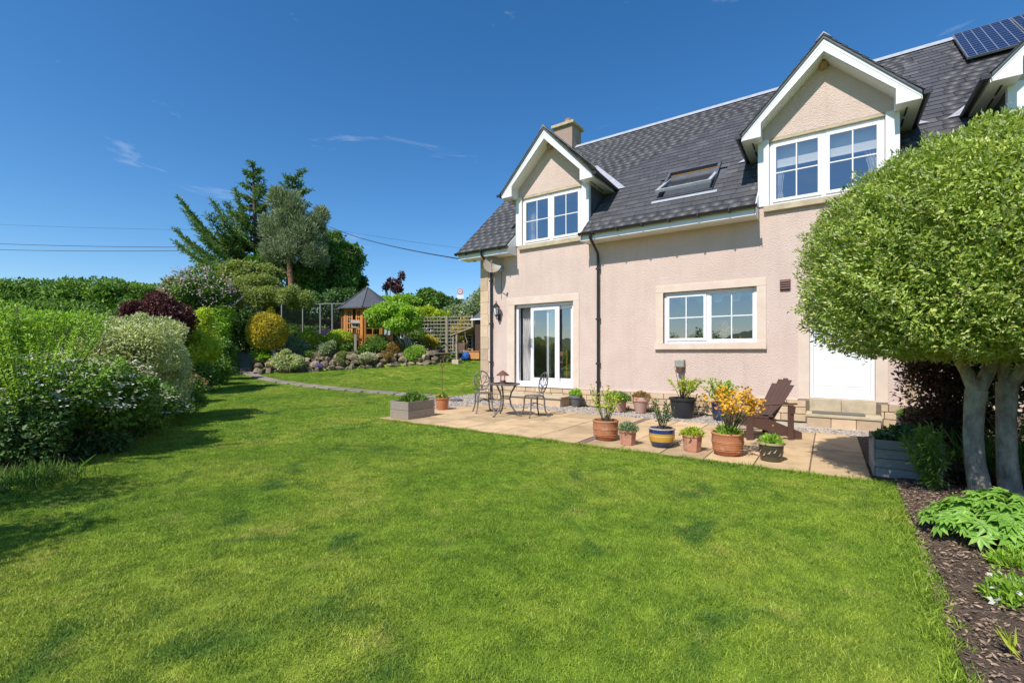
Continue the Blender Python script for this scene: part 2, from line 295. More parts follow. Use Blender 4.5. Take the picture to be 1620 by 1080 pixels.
# ------------------------------------------------------------------ mesh building
class MB:
    def __init__(s): s.v, s.f = [], []
    def add(s, vs, fs):
        o = len(s.v); s.v += [tuple(map(float, p)) for p in vs]; s.f += [tuple(i + o for i in f) for f in fs]; return s
    def box(s, x0, y0, z0, x1, y1, z1):
        x0, x1 = sorted((x0, x1)); y0, y1 = sorted((y0, y1)); z0, z1 = sorted((z0, z1))
        return s.add([(x0, y0, z0), (x1, y0, z0), (x1, y1, z0), (x0, y1, z0), (x0, y0, z1), (x1, y0, z1), (x1, y1, z1), (x0, y1, z1)],
                     [(0, 3, 2, 1), (4, 5, 6, 7), (0, 1, 5, 4), (1, 2, 6, 5), (2, 3, 7, 6), (3, 0, 4, 7)])
    def prism(s, pts, ext):                 # closed polygon pushed along a vector
        n = len(pts); p = [np.array(q, float) for q in pts]; e = np.array(ext, float)
        return s.add(p + [q + e for q in p], [tuple(range(n))[::-1], tuple(range(n, 2 * n))] + [(i, (i + 1) % n, (i + 1) % n + n, i + n) for i in range(n)])
    def bar(s, a, b, w, h, up=(0, 0, 1)):   # rectangular bar from a to b
        a, b = np.array(a, float), np.array(b, float); d = (b - a) / np.linalg.norm(b - a); up = np.array(up, float)
        x = np.cross(d, up); x /= np.linalg.norm(x); z = np.cross(x, d)
        q = [a + x * i * w / 2 + z * j * h / 2 for i, j in ((-1, -1), (1, -1), (1, 1), (-1, 1))]
        return s.prism(q, b - a)
    def tube(s, pts, rad, n=8):
        P = [np.array(p, float) for p in pts]; rad = [rad] * len(P) if isinstance(rad, (int, float)) else rad
        vs = []; fs = []; ref = np.array((0.31, 0.17, 0.93)) if abs((P[-1] - P[0])[2]) < .8 * np.linalg.norm(P[-1] - P[0]) + 1e-9 else np.array((1.0, .13, 0.07))
        for i, p in enumerate(P):
            d = P[min(i + 1, len(P) - 1)] - P[max(i - 1, 0)]; d = d / (np.linalg.norm(d) + 1e-9)
            x = np.cross(d, ref); x /= np.linalg.norm(x) + 1e-9; y = np.cross(d, x)
            for k in range(n):
                a = 2 * math.pi * k / n; vs.append(p + rad[i] * (x * math.cos(a) + y * math.sin(a)))
        for i in range(len(P) - 1):
            for k in range(n): fs.append((i * n + k, i * n + (k + 1) % n, (i + 1) * n + (k + 1) % n, (i + 1) * n + k))
        fs += [tuple(range(n))[::-1], tuple(range((len(P) - 1) * n, len(P) * n))]
        return s.add(vs, fs)
    def lathe(s, prof, c=(0, 0, 0), n=24, ph=0):
        vs = []; fs = []
        for r, z in prof:
            for k in range(n):
                a = 2 * math.pi * k / n + ph; vs.append((c[0] + r * math.cos(a), c[1] + r * math.sin(a), c[2] + z))
        for i in range(len(prof) - 1):
            for k in range(n): fs.append((i * n + k, i * n + (k + 1) % n, (i + 1) * n + (k + 1) % n, (i + 1) * n + k))
        if prof[0][0] > 1e-6: fs.append(tuple(range(n))[::-1])
        if prof[-1][0] > 1e-6: fs.append(tuple(range((len(prof) - 1) * n, len(prof) * n)))
        return s.add(vs, fs)
    def mesh(s, name, smooth=False):
        me = bpy.data.meshes.new(name); me.from_pydata(s.v, [], s.f); me.update()
        if smooth:
            me.polygons.foreach_set('use_smooth', [True] * len(me.polygons)); me.set_sharp_from_angle(angle=math.radians(40))
        return me
def tri_mesh(name, V, T, quads=False):
    k = 4 if quads else 3; me = bpy.data.meshes.new(name); V = np.asarray(V, np.float32); T = np.asarray(T, np.int32).reshape(-1, k)
    me.vertices.add(len(V)); me.vertices.foreach_set('co', V.ravel()); me.loops.add(T.size); me.loops.foreach_set('vertex_index', T.ravel())
    me.polygons.add(len(T)); me.polygons.foreach_set('loop_start', np.arange(len(T), dtype=np.int32) * k)
    me.update(calc_edges=True); me.validate(); return me
def world_loc(o):
    p = Vector((0, 0, 0))
    while o is not None: p += o.location; o = o.parent
    return p
def place(name, me, m, parent=None, local=False, kind=None, bevel=0, loc=None):
    if me.materials: pass
    else: me.materials.append(MATS[m])
    o = bpy.data.objects.new(name, me); COL.objects.link(o)
    if parent is not None:
        o.parent = parent
        if not local: o.location = -world_loc(parent)
    if loc is not None: o.location = loc
    if kind: o['kind'] = kind
    if bevel:
        b = o.modifiers.new('bevel', 'BEVEL'); b.width = bevel; b.segments = 2; b.limit_method = 'ANGLE'
    return o
def part(name, mb, m, parent, smooth=False, **k): return place(name, mb.mesh(name, smooth), m, parent, **k)
def structure(name, me, m, **k): return place(name, me, m, kind='structure', **k)
def tag(o, label, cat, group=None):
    o['label'] = label; o['category'] = cat
    if group: o['group'] = group
    return o
def thing(name, label, cat, loc, rz=0, group=None):
    o = bpy.data.objects.new(name, None); COL.objects.link(o); o.empty_display_size = .2
    o.location = tuple(map(float, loc)); o.rotation_euler = (0, 0, rz); return tag(o, label, cat, group)

# ------------------------------------------------------------------ foliage
def unit(a): return a / (np.linalg.norm(a, axis=-1, keepdims=True) + 1e-9)
def leaf_arrays(P, D, N, L, W, fold=.18):
    n = len(P); L = np.broadcast_to(np.asarray(L, float), (n,))[:, None]; W = np.broadcast_to(np.asarray(W, float), (n,))[:, None]
    D = unit(D); S = unit(np.cross(D, N)); N = np.cross(S, D); mid = P + D * L * .45
    V = np.stack([P, mid + S * W * .5 + N * W * fold, P + D * L - N * L * .08, mid - S * W * .5 + N * W * fold], 1).reshape(-1, 3)
    b = (np.arange(n) * 4)[:, None]; T = np.concatenate([b + [0, 1, 2], b + [0, 2, 3]], 1).reshape(-1, 3)
    return V, T
def leaf_part(name, arrs, m, parent, local=False):
    Vs, Ts, o = [], [], 0
    for V, T in arrs: Vs.append(V); Ts.append(T + o); o += len(V)
    return place(name, tri_mesh(name, np.concatenate(Vs), np.concatenate(Ts)), m, parent, local, kind='stuff')
def sphere_dirs(n, rng, zmin=-1.0):
    z = rng.uniform(zmin, 1, n); a = rng.uniform(0, 2 * math.pi, n); r = np.sqrt(1 - z * z); return np.stack([r * np.cos(a), r * np.sin(a), z], 1)
def blob_points(c, rad, n, rng, shell=.3, lump=.18, nl=14, zmin=-1.0, power=1.0):
    d = sphere_dirs(n, rng, zmin); k = sphere_dirs(nl, rng); amp = rng.uniform(.4, 1, nl)
    f = (amp * np.exp(-((1 - d @ k.T) / .16) ** 1.0)).max(1)
    q = 1 - lump * .55 + lump * f; q = q * (1 - shell * rng.random(n) ** 1.6)
    if power != 1.0:
        sgn = np.sign(d); d2 = np.abs(d) ** power; d = sgn * d2
    P = np.array(c) + d * np.array(rad) * q[:, None]; N = unit(d / np.array(rad)); return P, N
def leaves_on(P, N, rng, L, W, out=.55, up=.15, rnd=.75, lvar=.35, fold=.18):
    n = len(P); r = rng.normal(size=(n, 3)); D = unit(N * out + unit(r) * rnd + np.array([0, 0, up]))
    NN = unit(N * .6 + rng.normal(size=(n, 3)) * .45 + np.array([0, 0, .5])); s = 1 + lvar * rng.uniform(-1, 1, n)
    return leaf_arrays(P, D, NN, L * s, W * s, fold)
def px_blob(px, py, t, rx, ry, deep=1.0):
    k = t / FPX; return at(px, py, t), (rx * k, rx * k * deep, ry * k)
def limb_path(a, b, rng, k=5, wob=.06):
    a, b = np.array(a, float), np.array(b, float); L = np.linalg.norm(b - a); out = []
    for i in range(k + 1):
        f = i / k; out.append(a + (b - a) * f + (rng.normal(size=3) * wob * L * (0 if i in (0,) else 1) * (1 - .5 * f)))
    return out
def shrub(name, label, cat, blobs, n, L, W, m, seed, group=None, base=None, stems=5, stem_r=.03, stem_mat='twig', shell=.35, lump=.2, out=.55, up=.15, rnd=.75, petals=None, power=1.0, zmin=-1.0, trunk=None, sub=9, core=.34):
    """blobs: list of (centre, radii) in metres; foliage spread through the outer shell, woody stems from the ground"""
    rng = np.random.default_rng(seed); c0 = np.array(blobs[0][0])
    if base is None: base = np.array([c0[0], c0[1], float(terr(c0[0], c0[1]))])
    o = thing(name, label, cat, base, group=group); vol = np.array([b[1][0] * b[1][2] for b in blobs]); vol = vol / vol.sum(); arrs = []; pet = []
    for (c, r), w in zip(blobs, vol):
        if sub:
            Ps, Ns = [], []; ra = np.array(r)
            for (cc, rr_, k_) in [(np.array(c), ra * .86, int(n * w * core))] + [(np.array(c) + d_ * ra * rng.uniform(.45, .82), (.35 * ra + .65 * ra.min()) * rng.uniform(.30, .58) * np.array([1, 1, .9]), int(n * w * (1 - core) / sub)) for d_ in sphere_dirs(sub, rng, -.6)]:
                a_, b_ = blob_points(cc, rr_, max(4, k_), rng, max(shell, .45), lump, 8, power=power); Ps.append(a_); Ns.append(b_)
            P, N = np.concatenate(Ps), np.concatenate(Ns)
        else: P, N = blob_points(c, r, int(n * w), rng, shell, lump, zmin=zmin, power=power)
        keep = P[:, 2] > terr(P[:, 0], P[:, 1]) + .01
        P, N = P[keep], N[keep]; arrs.append(leaves_on(P, N, rng, L, W, out, up, rnd))
        if petals:
            pm, pn, pl, mode = petals; P, N = blob_points(c, (r[0] * 1.03, r[1] * 1.03, r[2] * 1.03), int(pn * w), rng, .06, lump, zmin=-.2)
            keep = P[:, 2] > terr(P[:, 0], P[:, 1]) + .1; P, N = P[keep], N[keep]
            reps = 9; C = np.repeat(P, reps, 0) + rng.normal(size=(len(P) * reps, 3)) * np.array([1, 1, .25 if mode == 'flat' else .9]) * pl * 1.1
            D = unit(rng.normal(size=C.shape) * np.array([1, 1, .25 if mode == 'flat' else 1.0])); NN = np.repeat(N, reps, 0) * .4 + np.array([0, 0, 1.0])
            pet.append(leaf_arrays(C, D, NN, pl, pl * .8, .05))
    leaf_part('foliage', arrs, m, o)
    if pet: leaf_part('blossom', pet, petals[0], o)
    if trunk:
        for path, rads in trunk: part('trunk', MB().tube(path, rads, 9), stem_mat, o, True)
    for i in range(stems):
        c, r = blobs[i % len(blobs)]; d = rng.normal(size=3) * .45; tip = np.array(c) + d * np.array(r)
        a = np.array(base) + np.array([rng.uniform(-.12, .12), rng.uniform(-.12, .12), -.02]); q = limb_path(a, tip, rng, 4, .04)
        part('stem', MB().tube(q, list(np.linspace(stem_r, stem_r * .35, len(q))), 6), stem_mat, o, True)
    return o

# ------------------------------------------------------------------ ground
def axis(lo, hi, step, far):
    a = list(np.arange(lo, hi + 1e-6, step)); s = step
    while a[-1] < far: s *= 1.35; a.append(a[-1] + s)
    s = step
    while a[0] > -far: s *= 1.35; a.insert(0, a[0] - s)
    return np.array(a)
gx, gy = axis(-34, 6, .35, 1600), axis(-4, 34, .35, 1600)
X, Y = np.meshgrid(gx, gy); Z = terr(X, Y); nx = len(gx)
idx = np.arange(X.size).reshape(X.shape)
gq = np.stack([idx[:-1, :-1], idx[:-1, 1:], idx[1:, 1:], idx[1:, :-1]], -1).reshape(-1, 4)
structure('ground', tri_mesh('ground', np.stack([X, Y, Z], -1).reshape(-1, 3), gq, True), 'lawn_soil')
# far hills to the south, seen only mirrored in the glass
hx = np.linspace(-1400, 1400, 90); hv = []; hq = []
for i, x in enumerate(hx):
    h = 55 + 40 * math.sin(x / 260) + 22 * math.sin(x / 97 + 1)
    for yy, zz in ((-520, -1.5), (-640, h * .55), (-800, h), (-1000, h * .8)): hv.append((x, yy, zz))
for i in range(89):
    for k in range(3): hq.append((i * 4 + k, i * 4 + k + 1, i * 4 + k + 5, i * 4 + k + 4))
structure('hills', tri_mesh('hills', hv, hq, True), 'hill')

def inside(poly, x, y):
    x, y = np.asarray(x), np.asarray(y); r = np.zeros(x.shape, bool); n = len(poly)
    for i in range(n):
        x0, y0 = poly[i][:2]; x1, y1 = poly[(i + 1) % n][:2]
        c = ((y0 > y) != (y1 > y)) & (x < (x1 - x0) * (y - y0) / (y1 - y0 + 1e-12) + x0); r ^= c
    return r
def sheet(name, poly, m, dz, step=.22, rough=.02, seed=1, hump=0.0):
    """soil or gravel laid over the terrain inside a polygon"""
    rng = np.random.default_rng(seed); p = np.array([q[:2] for q in poly]); lo, hi = p.min(0), p.max(0)
    xs, ys = np.arange(lo[0], hi[0] + step, step), np.arange(lo[1], hi[1] + step, step); A, B = np.meshgrid(xs, ys)
    ins = inside(poly, A, B); C = terr(A, B) + dz + rng.normal(size=A.shape) * rough
    if hump:
        d = np.full(A.shape, 9.0)
        for i in range(len(p)):
            a, b = p[i], p[(i + 1) % len(p)]; ab = b - a; tt = np.clip(((A - a[0]) * ab[0] + (B - a[1]) * ab[1]) / (ab @ ab + 1e-9), 0, 1)
            d = np.minimum(d, np.hypot(A - a[0] - tt * ab[0], B - a[1] - tt * ab[1]))
        C = C + hump * sstep(d, 0, .6)
    ii = np.arange(A.size).reshape(A.shape); ok = ins[:-1, :-1] & ins[1:, :-1] & ins[:-1, 1:] & ins[1:, 1:]
    q = np.stack([ii[:-1, :-1], ii[:-1, 1:], ii[1:, 1:], ii[1:, :-1]], -1)[ok]
    V = np.stack([A, B, C], -1).reshape(-1, 3); used = np.unique(q); mp = -np.ones(len(V), int); mp[used] = np.arange(len(used))
    return structure(name, tri_mesh(name, V[used], mp[q.reshape(-1)].reshape(-1, 4), True), m)
LEFT_EDGE = [np.array([-2.4, -6.0, 0]), np.array([-3.7, -2.4, 0]), np.array([-5.2, -.7, 0])] + [on_lawn(*q) for q in ((0, 797), (85, 748), (180, 714), (240, 692), (300, 648), (340, 612), (356, 596))]
LEFT_BED = [p[:2] for p in LEFT_EDGE] + [p[:2] + np.array([-7.0, -1.5]) for p in LEFT_EDGE[::-1]]
sheet('border_bed', LEFT_BED, 'soil', .03, .2, .018, 2, .06)
RB = [(.50, 1.0), (.48, 2.7), (.50, 4.0), (.55, 5.2), (.56, 6.36), (.405, 6.41), (.405, 9.55), (.9, 10.9), (6.5, 10.9), (6.5, 1.0)]
sheet('flower_bed', RB, 'soil', .02, .09, .010, 3, .06)
rb = np.random.default_rng(5)
# bark chips over the right bed
n = 36000; cx = rb.uniform(.50, 3.0, n) ; cy = 1.6 + 6.2 * rb.random(n) ** 1.2; ok = inside(RB, cx - .02, cy); cx, cy = cx[ok], cy[ok]
cz = terr(cx, cy) + .02 + .06 * sstep(cx - .5, 0, .6) + rb.uniform(.0, .025, len(cx)); n = len(cx)
C = np.stack([cx, cy, cz], 1); D = unit(rb.normal(size=(n, 3)) * [1, 1, .35]); NN = unit(rb.normal(size=(n, 3)) * .5 + [0, 0, 1])
chip = place('bark_chips', tri_mesh('bark_chips', *leaf_arrays(C, D, NN, rb.uniform(.010, .040, n), rb.uniform(.006, .016, n), .05)), 'chips'); chip['kind'] = 'stuff'
tag(chip, 'brown bark chip mulch covering the bed by the clipped tree', 'bark chips')

# ------------------------------------------------------------------ patio: slabs one by one
WY = 11.0                                     # front wall of the house
PX0, PX1, PY0, PY1 = -7.95, .40, 6.40, 9.62
patio = structure('patio', MB().box(PX0, PY0, -.10, PX1, PY1, -.014).mesh('patio'), 'mortar')
cols = [PX1 - .585 * i for i in range(7)]     # right part: narrow slabs
cols = [PX1] + cols[1:]
edges = sorted(cols); edges = list(np.arange(edges[0] - .12 - .78 * 6, edges[0] - .2, .78)) + [edges[0] - .12] + edges
edges[0] = PX0
rows = np.linspace(PY0, PY1, 5); sj = 0
for i in range(len(edges) - 1):
    x0, x1 = edges[i], edges[i + 1]
    if x1 - x0 < .2:                          # course of bricks between the two parts
        for yb in np.arange(PY0 + .01, PY1 - .05, .215):
            part('brick', MB().box(x0 + .006, yb, -.05, x1 - .006, min(yb + .205, PY1), -.002 + R(-.002, .002)), 'brick_strip', patio, bevel=.004)
        continue
    for j in range(4):
        z = R(-.002, .003); g = .008
        part('paving_slab', MB().box(x0 + g, rows[j] + g, -.05, x1 - g, rows[j + 1] - g, z), 'slab', patio, bevel=.005)
# gravel strips against the house
GP = [(-9.9, 8.3), (PX0 - .01, 7.9), (PX0 - .01, PY1 + .01), (.7, PY1 + .01), (.7, WY - .06), (-8.9, WY - .06), (-8.95, 12.6), (-10.0, 12.2)]
sheet('gravel_strip', GP, 'gravel', .012, .12, .003, 4)
n = 15000; cx = rb.uniform(-10, .7, n); cy = rb.uniform(7.9, 12.6, n); ok = inside(GP, cx, cy) & ~((cx > -1) & (cx < .72) & (cy > 10.3)); cx, cy = cx[ok], cy[ok]; n = len(cx)
base = np.array([[1, 0, 0], [-1, 0, 0], [0, 1, 0], [0, -1, 0], [0, 0, 1], [0, 0, -1]], float); oct_f = np.array([[0, 2, 4], [2, 1, 4], [1, 3, 4], [3, 0, 4], [2, 0, 5], [1, 2, 5], [3, 1, 5], [0, 3, 5]])
sz = rb.uniform(.012, .030, n)[:, None, None] * rb.uniform(.6, 1.2, (n, 6, 1)) * np.array([1, 1, .7]); ang = rb.uniform(0, 6.28, n)
V = base[None] * sz; ca, sa = np.cos(ang)[:, None], np.sin(ang)[:, None]; V = np.stack([V[..., 0] * ca - V[..., 1] * sa, V[..., 0] * sa + V[..., 1] * ca, V[..., 2]], -1)
V = V + np.stack([cx, cy, terr(cx, cy) + .018], 1)[:, None]
pb = place('pebbles', tri_mesh('pebbles', V.reshape(-1, 3), (oct_f[None] + (np.arange(n) * 6)[:, None, None]).reshape(-1, 3)), 'gravel'); pb['kind'] = 'stuff'
tag(pb, 'pale gravel pebbles between the patio and the house wall', 'pebbles')

# curved flagstone path from the steps across the lawn
PATH = [on_lawn(*q) for q in ((396, 592), (415, 599), (445, 605), (485, 610), (530, 615), (580, 619.5), (630, 623.5), (680, 627), (715, 630))]
path_root = structure('garden_path', MB().tube([p + np.array([0, 0, -.06]) for p in PATH], .05, 5).mesh('garden_path'), 'soil')
PATH_PTS = []
for i in range(len(PATH) - 1):
    a, b = PATH[i], PATH[i + 1]; k = max(1, int(round(np.linalg.norm(b - a) / .75)))
    for j in range(k):
        c = a + (b - a) * (j + .5) / k; d = unit(b - a); L = np.linalg.norm(b - a) / k * .48; nrm = np.array([-d[1], d[0], 0]); PATH_PTS.append(c)
        pts = [c + d * L * R(.88, 1) * sx + nrm * .24 * R(.85, 1.1) * sy for sx, sy in ((-1, -1), (1, -1), (1, 1), (-1, 1))]
        part('flagstone', MB().prism([(p[0], p[1], float(terr(p[0], p[1])) + .0) for p in pts], (0, 0, .045)), 'flagstone', path_root, bevel=.01)
PATH_PTS = np.array(PATH_PTS)
# gravel climb and stone steps at the end of the path
CL = [at(px, 558, t)[:2] for px, t in ((378, 21.1), (404, 21.2), (405, 22.5), (398, 24.5), (392, 27), (366, 27), (364, 24.5), (374, 22.5))]
sheet('gravel_path', CL, 'path_gravel', .05, .16, .008, 6)
steps = thing('stone_steps', 'low rough stone step at the end of the lawn path', 'steps', on_lawn(392, 590))
for i, (px, t, w, hgt) in enumerate(((392, 21.0, 14, .16), (388, 21.75, 13, .30))):
    c = at(px, 558, t); k = t / FPX; zb = float(lawn_z(c[0], c[1])) - .05
    for j in (-1, 0, 1):
        a = c + RGT * (j * .67 - .31) * w * k; b = c + RGT * (j * .67 + .31) * w * k; zt = zb + hgt + R(-.015, .015)
        part('step_stone', MB().prism([tuple(q)[:2] + (zb - .1,) for q in (a - FWD * .22, b - FWD * R(.18, .24), b + FWD * .3, a + FWD * .3)], (0, 0, zt - zb + .1)), 'flagstone', steps, bevel=.025)

# ------------------------------------------------------------------ grass: short blades over the lawn
def lawn_mask(x, y):
    t = x * FWD[0] + y * FWD[1]; l = x * RGT[0] + y * RGT[1]; px = 810 + FPX * l / np.maximum(t, .5); t0 = np.interp(px, T_PX, T_T)
    ok = (t < t0 - .15) & ~inside(LEFT_BED, x, y) & ~((x > .53 + .02 * np.sin(y * 7)) & (y < 11)) & ~((x > PX0 - .02) & (y > PY0 - .03)) & ~inside(GP, x, y) & ~((x > -9) & (y > 10))
    d = np.min(np.hypot(x[:, None] - PATH_PTS[None, :, 0], y[:, None] - PATH_PTS[None, :, 1]), 1); return ok & (d > .34)
def tuft(name, n, rad, h, w, seed):
    r = np.random.default_rng(seed); a = r.uniform(0, 6.283, n); q = rad * np.sqrt(r.random(n)); P = np.stack([q * np.cos(a), q * np.sin(a), np.full(n, -.004)], 1)
    lean = unit(np.stack([r.normal(size=n) * .55, r.normal(size=n) * .55, np.ones(n)], 1)); hh = h * r.uniform(.55, 1.25, n)[:, None]
    sd = unit(np.stack([r.normal(size=n), r.normal(size=n), np.zeros(n)], 1)) * w * .5
    mid = P + lean * hh * .55; tip = P + lean * hh + np.stack([lean[:, 0], lean[:, 1], -.25 * np.ones(n)], 1) * hh * .35
    V = np.stack([P - sd, P + sd, mid + sd * .8, mid - sd * .8, tip], 1).reshape(-1, 3); b = (np.arange(n) * 5)[:, None]
    T = np.concatenate([b + [0, 1, 2], b + [0, 2, 3], b + [3, 2, 4]], 1).reshape(-1, 3)
    me = tri_mesh(name, V, T); me.materials.append(MATS['grass_blades']); return bpy.data.objects.new(name, me)
def scatter(name, label, xs, ys, src, smin, smax, seed):
    r = np.random.default_rng(seed); n = len(xs); me = bpy.data.meshes.new(name); me.vertices.add(n)
    me.vertices.foreach_set('co', np.stack([xs, ys, lawn_z(xs, ys)], 1).astype(np.float32).ravel())
    for an, dat in (('turn', r.uniform(0, 6.283, n)), ('size', r.uniform(smin, smax, n))):
        at_ = me.attributes.new(an, 'FLOAT', 'POINT'); at_.data.foreach_set('value', dat.astype(np.float32))
    me.materials.append(MATS['grass_blades'])
    o = bpy.data.objects.new(name, me); COL.objects.link(o); o['kind'] = 'stuff'; tag(o, label, 'grass')
    ng = bpy.data.node_groups.new(name, 'GeometryNodeTree'); ng.interface.new_socket('Geometry', in_out='INPUT', socket_type='NodeSocketGeometry'); ng.interface.new_socket('Geometry', in_out='OUTPUT', socket_type='NodeSocketGeometry')
    N, Lk = ng.nodes, ng.links; gi = N.new('NodeGroupInput'); go = N.new('NodeGroupOutput'); ip = N.new('GeometryNodeInstanceOnPoints'); oi = N.new('GeometryNodeObjectInfo'); oi.inputs['Object'].default_value = src
    a1 = N.new('GeometryNodeInputNamedAttribute'); a1.data_type = 'FLOAT'; a1.inputs['Name'].default_value = 'turn'
    a2 = N.new('GeometryNodeInputNamedAttribute'); a2.data_type = 'FLOAT'; a2.inputs['Name'].default_value = 'size'
    cx_ = N.new('ShaderNodeCombineXYZ'); Lk.new(a1.outputs['Attribute'], cx_.inputs['Z']); Lk.new(gi.outputs[0], ip.inputs['Points']); Lk.new(oi.outputs['Geometry'], ip.inputs['Instance'])
    Lk.new(cx_.outputs[0], ip.inputs['Rotation']); Lk.new(a2.outputs['Attribute'], ip.inputs['Scale']); Lk.new(ip.outputs[0], go.inputs[0])
    md = o.modifiers.new('grass', 'NODES'); md.node_group = ng; return o
def grid_pts(x0, x1, y0, y1, s, seed, cond):
    r = np.random.default_rng(seed); A, B = np.meshgrid(np.arange(x0, x1, s), np.arange(y0, y1, s)); A = A.ravel() + r.uniform(-.5, .5, A.size) * s; B = B.ravel() + r.uniform(-.5, .5, B.size) * s
    k = cond(A, B) & lawn_mask(A, B); return A[k], B[k]
fd = lambda x, y: x * FWD[0] + y * FWD[1]
ld = lambda x, y: x * RGT[0] + y * RGT[1]
xs, ys = grid_pts(-9, 1.2, -1.5, 8.5, .105, 1, lambda x, y: (fd(x, y) > 1.2) & (fd(x, y) < 7.2) & (np.abs(ld(x, y)) < 1.25 * fd(x, y) + .8))
scatter('grass', 'short mown bright green grass of the lawn before the patio', xs, ys, tuft('grass_tuft', 330, .10, .027, .0030, 1), .75, 1.25, 3)
xs, ys = grid_pts(-32, 1, -2, 30, .21, 2, lambda x, y: (fd(x, y) >= 7.0) & (fd(x, y) < 30) & (np.abs(ld(x, y)) < 1.25 * fd(x, y) + 1))
scatter('grass', 'short mown green grass of the far lawn before the rockery', xs, ys, tuft('grass_tuft', 420, .19, .030, .0058, 2), .75, 1.25, 4)
# longer uncut blades along the bed edges and the patio edge
ex, ey = [], []
for i in range(len(LEFT_EDGE) - 1):
    a, b = LEFT_EDGE[i], LEFT_EDGE[i + 1]; k = int(np.linalg.norm((b - a)[:2]) / .09) + 1
    for j in range(k): q = a + (b - a) * j / k; ex.append(q[0] + R(-.06, .14)); ey.append(q[1] + R(-.06, .06))
for y in np.arange(1.5, 6.4, .05): ex.append(.50 + R(-.05, .04)); ey.append(y)
for x in np.arange(PX0, .55, .07): ex.append(x); ey.append(PY0 - .05 + R(-.02, .015))
scatter('grass', 'longer uncut grass tufts along the lawn edges', np.array(ex), np.array(ey), tuft('grass_tuft', 90, .07, .062, .005, 7), .7, 1.3, 8)

# ------------------------------------------------------------------ the house
HX0, HX1 = -8.81, 7.0
SL = .905; EY, EZ = 10.50, 4.44; RY = 16.0
def roofz(y): return EZ + SL * (y - EY)
RZ = roofz(RY); TH = math.atan(SL); RV = np.array([0, math.cos(TH), math.sin(TH)]); RN = np.array([0, -math.sin(TH), math.cos(TH)])
DORM = [-6.33, -.075, 3.62]; DH = 1.14; DEAVE, DZE, DZA = 1.42, 5.98, 7.50; DSL = (DZA - DZE) / DEAVE; DY = 10.62
house = thing('house', 'pink harled house with slate roof, white gabled dormers and sliding patio door', 'house', (-.9, WY, 0))
HOLES = [(-7.55, -5.64, .46, 2.80), (-3.24, -1.26, 1.62, 2.83), (-.31, .73, .49, 2.75)] + [(c - .95, c + .95, 4.50, 5.84) for c in DORM]
wb = MB(); xs_ = sorted({HX0, HX1, *[v for h in HOLES for v in h[:2]], *[c + s * DH for c in DORM for s in (-1, 1)]}); zs_ = sorted({.44, 4.33, 5.90, *[v for h in HOLES for v in h[2:]]})
for x0, x1 in zip(xs_[:-1], xs_[1:]):
    for z0, z1 in zip(zs_[:-1], zs_[1:]):
        xm, zm = (x0 + x1) / 2, (z0 + z1) / 2
        if zm > 4.33 and not any(abs(xm - c) < DH for c in DORM): continue
        if any(h[0] < xm < h[1] and h[2] < zm < h[3] for h in HOLES): continue
        wb.add([(x0, WY, z0), (x1, WY, z0), (x1, WY, z1), (x0, WY, z1)], [(0, 1, 2, 3)])
for x0, x1, z0, z1 in HOLES:
    y1 = WY + .26
    wb.add([(x0, WY, z0), (x0, y1, z0), (x0, y1, z1), (x0, WY, z1)], [(0, 1, 2, 3)]); wb.add([(x1, WY, z0), (x1, y1, z0), (x1, y1, z1), (x1, WY, z1)], [(3, 2, 1, 0)])
    wb.add([(x0, WY, z0), (x1, WY, z0), (x1, y1, z0), (x0, y1, z0)], [(0, 1, 2, 3)]); wb.add([(x0, WY, z1), (x1, WY, z1), (x1, y1, z1), (x0, y1, z1)], [(3, 2, 1, 0)])
wb.prism([(HX0, WY + .001, 0), (HX0, 21, 0), (HX0, 21, roofz(11)), (HX0, RY, RZ - .06), (HX0, WY + .001, roofz(11) - .1)], (.2, 0, 0))
wb.prism([(HX1, WY + .001, 0), (HX1, 21, 0), (HX1, 21, roofz(11)), (HX1, RY, RZ - .06), (HX1, WY + .001, roofz(11) - .1)], (-.2, 0, 0))
wb.box(HX0 + .2, 20.8, 0, HX1 - .2, 21, roofz(11))
part('wall', wb, 'harl', house)
# plinth courses in rough stone
pl = part('plinth', MB().box(HX0 + .012, WY - .006, -.2, HX1, WY + .2, .435), 'mortar', house)
z = 0.0
for ci, ch in enumerate((.155, .14, .135)):
    x = HX0 - .02 + (0 if ci % 2 else -.0)
    while x < 1.35:
        w = R(.26, .52)
        if ci == 2 or True:
            xa, xb = x, x + w
            if xa < -.37 < xb: xb = -.37
            if xa < .81 < xb: xa = .81
            if not (xa >= -.38 and xb <= .82) and xb - xa > .05: part('plinth_stone', MB().box(xa + .006, WY - .03 - R(0, .008), z + .006, xb - .006, WY + .05, z + ch - .006), 'sandstone', pl, bevel=.008)
        x += w
    z += ch
part('plinth_ledge', MB().box(HX0 - .02, WY - .035, .430, -7.56, WY + .02, .462).box(-5.62, WY - .035, .430, -.52, WY + .02, .462).box(.94, WY - .035, .430, HX1, WY + .02, .462), 'margin', house)
# quoins
z = .46; k = 0
while z < 4.26:
    h = min(.355, 4.27 - z); d = .5 if k % 2 else .3
    part('quoin_stone', MB().prism([(HX0 - .014, WY - .014, z + .003), (HX0 + (.30 if k % 2 else .27), WY - .014, z + .003), (HX0 + (.30 if k % 2 else .27), WY + .02, z + .003), (HX0 + .02, WY + .02, z + .003), (HX0 + .02, WY + d, z + .003), (HX0 - .014, WY + d, z + .003)], (0, 0, h - .006)), 'sandstone', house, bevel=.004)
    z += h; k += 1
for k in range(12):
    part('quoin_stone', MB().box(1.16, WY - .014, .46 + k * .32, 1.30 if k % 2 else 1.36, WY + .02, .46 + (k + 1) * .32 - .006), 'sandstone', house, bevel=.004)
